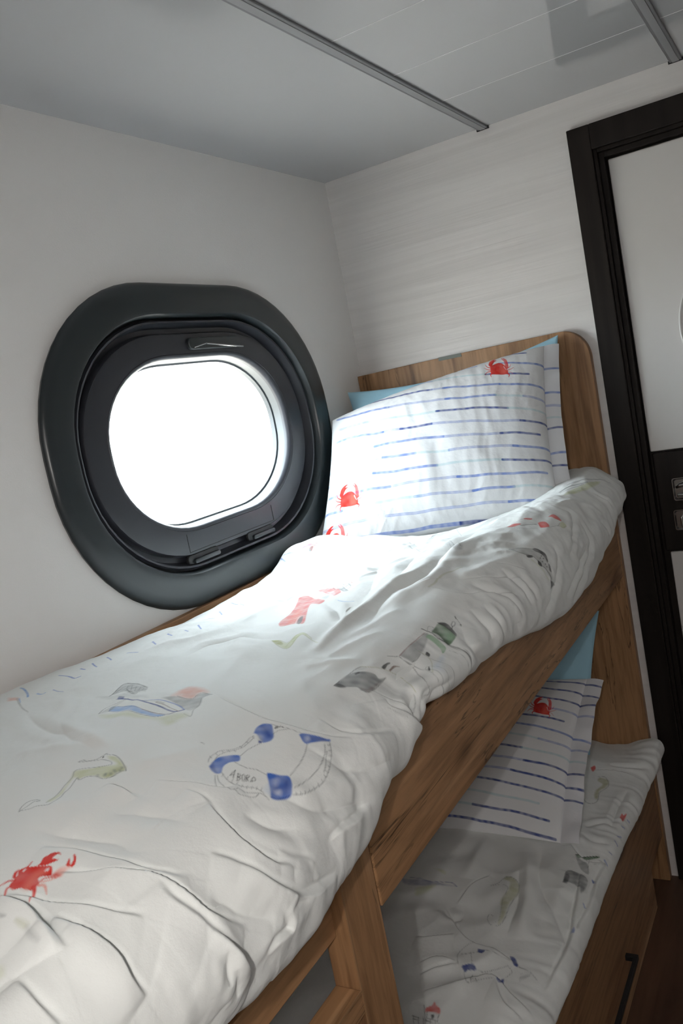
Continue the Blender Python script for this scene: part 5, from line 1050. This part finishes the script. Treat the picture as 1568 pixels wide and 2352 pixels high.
COLS = dict(red=(208, 44, 34), pink=(228, 128, 108), blush=(222, 150, 130), navy=(22, 54, 134), blue=(46, 96, 184), sky=(112, 160, 214), pale=(178, 196, 222),
            ink=(30, 30, 34), grey=(118, 122, 124), lgrey=(168, 170, 168), green=(92, 124, 92), mint=(150, 182, 152), olive=(160, 162, 108), lime=(192, 198, 150), brown=(110, 72, 52), teal=(170, 200, 206), white=(226, 226, 228), oxblood=(120, 30, 34))
COLS = {k: np.array(srgb(*v)) for k, v in COLS.items()}
class Print:
    """paints the dye of the pattern on a cloth in the cloth's own coordinates (metres)"""
    def __init__(s, u, v, base=(.80, .80, .80)):
        s.u, s.v = u, v; s.c = np.ones(u.shape + (3,)) * np.array(base); r = np.random.RandomState(4)
        k = [(r.rand() * 6.3, r.rand() * 6.3, .007 + .035 * r.rand()) for _ in range(9)]
        s.k = k
    def _box(s, p, R): return (s.u > p[:, 0].min() - R) & (s.u < p[:, 0].max() + R) & (s.v > p[:, 1].min() - R) & (s.v < p[:, 1].max() + R)
    def _wash(s, u, v): return sum(np.sin((u * np.cos(a) + v * np.sin(a)) * 6.283 / w + p) for a, p, w in s.k) / len(s.k) ** .5
    def poly(s, pts, color, alpha=1., soft=.0012, wash=.15, edge=0.0, color2=None, smooth=True):
        p = np.asarray(pts, float)
        if smooth: p = smooth_line(np.vstack([p, p[:1]]), 4)[:-1]
        m = s._box(p, 4 * soft)
        if not m.any(): return
        u, v = s.u[m], s.v[m]; d, _, _ = polydist(u, v, np.vstack([p, p[:1]])); ins = np.zeros(u.shape, bool); n = len(p)
        for i in range(n):
            (x0, y0), (x1, y1) = p[i], p[(i+1) % n]
            if y0 == y1: continue
            ins ^= ((y0 > v) != (y1 > v)) & (u < (x1 - x0) * (v - y0) / (y1 - y0) + x0)
        sd = np.where(ins, d, -d); a = np.clip(sd / soft * .5 + .5, 0, 1) * alpha; w = s._wash(u, v)
        a = np.clip(a * (1 - wash * np.clip(.55 + .45 * w, 0, 1.3)), 0, 1)
        if edge: a = np.clip(a + edge * np.exp(-(d / .0014) ** 2) * (a > .02), 0, 1)
        c = COLS[color] * np.ones((len(u), 3))
        if color2: q = np.clip(.5 + .35 * w, 0, 1)[:, None]; c = c * (1 - q) + COLS[color2] * q
        s.c[m] = s.c[m] * (1 - a[:, None]) + c * a[:, None]
    def line(s, pts, w, color, alpha=1., w1=None, wash=.25, smooth=True, soft=.0006):
        p = smooth_line(pts) if smooth else np.asarray(pts, float); w1 = w if w1 is None else w1; R = max(w, w1) + 3 * soft; m = s._box(p, R)
        if not m.any(): return
        u, v = s.u[m], s.v[m]; d, _, t = polydist(u, v, p); hw = (w + (w1 - w) * t) * .5
        a = np.clip((hw - d) / (2 * soft) + .5, 0, 1) * alpha * np.clip(1 - wash * np.clip(.5 + .45 * s._wash(u, v), 0, 1.3), 0, 1); a = a[:, None]
        s.c[m] = s.c[m] * (1 - a) + COLS[color] * a
def crab(pr, at, detail=1.0):
    """a red crab; at: maps the crab's own unit square to the cloth"""
    A = lambda pts: [at(x / 1000., y / 1000.) for x, y in pts]; k = abs(at(1, 0)[0] - at(0, 0)[0]) + abs(at(1, 0)[1] - at(0, 0)[1]); k = max(k, 1e-3) ; g = k * .001
    body = [(560, 590), (680, 530), (760, 520), (820, 540), (900, 620), (950, 720), (975, 800), (950, 850), (840, 865), (740, 862), (620, 852), (555, 830), (538, 740), (535, 650)]
    pr.poly(A(body), 'red', 1, .0007, .05)
    pr.poly(A([(790, 560), (880, 640), (920, 740), (935, 820), (850, 850), (790, 850), (770, 700)]), 'pink', .42, .004, .3)
    pr.poly(A([(545, 650), (492, 565), (500, 500), (520, 430), (580, 370), (640, 345), (692, 350), (650, 385), (635, 410), (692, 405), (680, 430), (640, 460), (600, 540), (575, 600)]), 'red', 1, .0006, .03)
    pr.poly(A([(900, 640), (888, 540), (870, 470), (812, 385), (815, 362), (872, 412), (850, 370), (820, 342), (850, 345), (900, 390), (940, 440), (967, 520), (985, 620), (980, 690), (940, 700)]), 'red', .9, .0006, .15)
    for w0, w1, a, p in ((32, 8, 1, [(545, 665), (450, 610), (405, 510)]), (30, 8, 1, [(545, 722), (450, 692), (375, 636)]), (30, 8, 1, [(545, 765), (450, 780), (400, 850)]), (34, 10, 1, [(560, 825), (538, 870), (555, 925)]),
                         (34, 8, .7, [(955, 700), (1020, 650), (1045, 575)]), (30, 8, .7, [(975, 745), (1060, 712), (1120, 668)]), (18, 8, .6, [(975, 780), (1040, 802), (1100, 860)]), (34, 10, 1, [(955, 840), (1000, 870), (985, 932)])):
        pr.line(A(p), w0 * g, 'red', a, max(w1 * g, .0006), .1, True, .0004)
    pr.line(A([(870, 640), (915, 720), (935, 745)]), 22 * g, 'white', .7, 8 * g)

# -- upper duvet
def upper_print(X, S):
    pr = Print(X, S, (.765, .775, .76)); smax = np.repeat(S.max(1, keepdims=True), S.shape[1], 1)
    for d in UPPER_MARKS:
        if d[0] == 'L': pr.line(d[5], d[1], d[3], d[4], d[2])
        else: pr.poly(d[5], d[1], d[2], d[3], d[4])
    return pr.c
def solid_cloth(name, P, col, mat, label, cat):
    # the quilt: printed sheet on top, plain underside a little lower, closed along the edges
    off = origin = np.array([P[..., 0].mean(), P[..., 1].mean(), P[..., 2].min()])
    me = mesh_from_grid(name, P - off, col, mat, flip=True)
    o = bpy.data.objects.new(name, me); o.location = Vector(off); link(o); tag(o, label, cat); return o
M['duvet'] = fabric('printed_cotton', True)
P, X, S = upper_duvet(UPPER_FOLDS)
duvet = solid_cloth('duvet', P, upper_print(X, S), M['duvet'], 'rumpled white duvet printed with lighthouses, boats and buoys on the upper bunk', 'duvet')
P2, X2, S2 = lower_duvet(LOWER_FOLDS)
pr = Print(X2, S2, (.77, .78, .765))
for d in LOWER_MARKS:
    if d[0] == 'L': pr.line(d[5], d[1], d[3], d[4], d[2])
    else: pr.poly(d[5], d[1], d[2], d[3], d[4])
solid_cloth('duvet', P2, pr.c, M['duvet'], 'white nautical duvet lying in shade on the lower bunk', 'duvet')

# -- pillows
def pillow(name, c, thick, n, label, mat, base, paint=None, flange=0.0, puff=.42, sag=0., wr=1.0, seed=3, top_flange=0.0, back=.6, dent=None):
    na, nb = n; A, Bq, Mid, nrm, prof = pillow_grid(c, thick, na, nb, sag=sag, puff=puff)
    W = np.linalg.norm(np.array(c[1]) - np.array(c[0])); Hh = np.linalg.norm(np.array(c[3]) - np.array(c[0]))
    x, y = A * W, Bq * Hh
    h = prof * thick; rim = np.exp(-(np.minimum(np.minimum(A, 1 - A) * W, np.minimum(Bq, 1 - Bq) * Hh) / .05))
    h = h + wr * (prof ** .5) * (.004 * (waves(x, y, seed, 8, (.2, .5), .6, .8, .008) - .03) / .05 + .0014 * waves(x, y, seed + 1, 9, (.05, .13), .12, .35, .006) / .02)
    h = h + wr * rim * (prof ** .6) * .0035 * waves(x, y, seed + 2, 9, (.04, .10), .8, 1.6, .004, .1) / .015
    if dent is not None: h = h + dent(A, Bq) * prof ** .3
    F = Mid + nrm * h[..., None]; K = Mid - nrm * (prof * thick * back)[..., None]
    col = np.ones(F.shape) * np.array(base)
    if paint: col = paint(A, Bq, W, Hh, 0)
    grids = [(F, col, False), (K, np.ones(K.shape) * np.array(base), True)]
    BL, BR, TR, TL = [np.array(p, float) for p in c]
    def strip(p0, p1, out, w, m, side):
        t = np.linspace(0, 1, m)[:, None]; q = np.linspace(0, 1, 26)[None, :]
        edge = Mid[-1, :, :] if side == 'r' else Mid[:, -1, :]
        par = (Bq[-1, :] if side == 'r' else A[:, -1]); tt = np.linspace(0, 1, m)
        e = np.stack([np.interp(tt, par, edge[:, k]) for k in range(3)], 1)
        Pn = e[:, None, :] + out[None, None, :] * (q * w)[..., None] + nrm * (.0035 * np.sin(q * 3.1) + q * .006 * np.sin(tt[:, None] * 17 + 1) + q * .003 * np.sin(tt[:, None] * 41))[..., None]
        cc = np.ones(Pn.shape) * np.array(base)
        if paint: cc = paint(np.ones_like(Pn[..., 0]) * 1.0 + q * w / W if side == 'r' else np.repeat(tt[:, None], 26, 1), np.repeat(tt[:, None], 26, 1) if side == 'r' else 1 + q * w / Hh + 0 * tt[:, None], W, Hh, 1)
        return [(Pn, cc, side != 'r'), (Pn - nrm * .0018, cc, side == 'r')]
    u = (BR - BL) / np.linalg.norm(BR - BL); v = (TL - BL) / np.linalg.norm(TL - BL)
    border = strip(BR, TR, u, flange, nb, 'r') if flange else []
    off = np.mean([np.array(p) for p in c], 0); grids = [(g - off, k, f) for g, k, f in grids]
    me = join_grids(name, grids, mat); o = bpy.data.objects.new(name, me); o.location = Vector(off); link(o); tag(o, label, 'pillow')
    if border:
        me = join_grids('border', [(g - off, k, f) for g, k, f in border], mat); link(bpy.data.objects.new('border', me), o)
    return o
SH = dict(D=('navy', .90), M=('blue', .72), L=('blue', .42), F=('teal', .60))
def stripes(pr, rows, pitch, q0, fu, w=.0042):
    pass
UP_ROWS = ['.25-.66L .74-.92D', '.12-.42F .42-.7L .8-1.2M', '.06-.5L .5-.74F .74-.93D', '.2-.5D .5-.58L .55-.8M .8-1.2M', '.03-.3M .3-.58L .56-.78M .78-.9F .9-1.2L', '.05-.2L .2-.53F .52-.83D .83-1.2F',
           '.04-.28M .28-.37L .36-.5D .5-.9L .88-1.2D', '0-.26F .24-.55M .55-.8L .79-.96D', '0-.28L .28-.43M .43-.57F .57-.86L .84-1.2M', '0-.25L .24-.52M .52-.8F .79-1.2D', '.02-.32M .33-.62L .6-.97M', '0-.1M .12-.45F .42-.68L .66-.83M .83-1.2F', '0-.22L .3-.8L .8-1.2M', '.1-.6M .6-1.1D']
def pillow_paint(qfun, rows, extra=None, crabs=(), base=(.74, .745, .755)):
    def f(A, Bq, W, Hh, part):
        q = qfun(A, Bq); pr = Print(A * W, q * .031, base)
        if part: pr.c *= np.array([.97, .97, .99])
        for k, row in enumerate(rows):
            for seg in row.split():
                a, b = seg[:-1].split('-'); a, b = float(a), float(b); col, al = SH[seg[-1]]; n = 9; us = np.linspace(a, b, n) * W
                vs = k * .031 + .0012 * np.sin(us * 21 + k * 1.7) + .0007 * np.sin(us * 57 + k)
                pr.line(np.stack([us, vs], 1), .0052, col, al, .0052, .30, False, .0008)
                if seg[-1] in 'LM': pr.line(np.stack([us, vs + .0021], 1), .0008, 'blue', .5, .0008, .3, False, .0004); pr.line(np.stack([us, vs - .0021], 1), .0008, 'blue', .4, .0008, .3, False, .0004)
        for a, qq, size, fl in crabs:
            crab(pr, lambda x, y: (a * W + (x - .75) * size * fl, qq * .031 + (y - .64) * size))
        return pr.c
    return f
M['pillow'] = fabric('striped_cotton', True); M['blue_cotton'] = fabric('light_blue_cotton', False, (.34, .56, .68))
# light blue ones first, they lean on the headboard
pillow('pillow', [(-.170, -.045, 1.11), (-.125, -.585, 1.12), (-.048, -.603, 1.521), (-.125, -.014, 1.482)], .035, (150, 120), 'light blue pillow, only its corners showing behind the striped one on the upper bunk', M['blue_cotton'], (.34, .56, .68), seed=9, sag=.022)
up_q = lambda a, b: (13.7 - 1.0 * a) * (1 - b) + (3.8 - 4.9 * a + .2 * a * a) * b
pillow('pillow', UP_PIL, .085, (640, 520), 'plump white pillow with blue stripes and red crabs on the upper bunk', M['pillow'], (.74, .745, .755),
       pillow_paint(up_q, UP_ROWS, crabs=[(.80, 1.35, .108, 1), (.13, 10.2, .092, 1.3), (.075, 12.75, .092, 1.3)]), flange=.038, seed=3, wr=1.0, sag=-.012)
pillow('pillow', [(-.17, -.05, .43), (-.16, -.545, .43), (-.052, -.598, .790), (-.052, -.05, .80)], .030, (120, 110), 'light blue pillow leaning on the headboard of the lower bunk', M['blue_cotton'], (.34, .56, .68), seed=12)
LOW_ROWS = ['.3-.8L .8-1.2D', '.1-.5F .5-.75L .75-1.2D', '.2-.6M .6-1.2D', '.4-.75L .8-1.2L', '.2-.6F .6-.95D', '.3-.6D .6-1.2M', '.4-.68D .65-.85F .85-1.2L', '.3-.78D .78-1.2F', '.3-.9L .8-1.2D', '.2-.55M .6-.95L .75-1.2D', '.1-.6F .6-1.2D', '.1-.5D .5-.9F', '.1-.3D .3-.6F .6-.95D', '.1-.5M .45-.98D']
low_q = lambda a, b: 13.4 * (1 - b) + (-.4) * b - 1.1 * (a - .75)
pillow('pillow', LOW_PIL, .045, (420, 420), 'flat striped pillow with one red crab on the lower bunk', M['pillow'], (.78, .78, .79),
       pillow_paint(low_q, LOW_ROWS, crabs=[(.83, 3.0, .102, 1)], base=(.78, .78, .79)), flange=.042, top_flange=.0, seed=21, wr=.5, puff=.5)
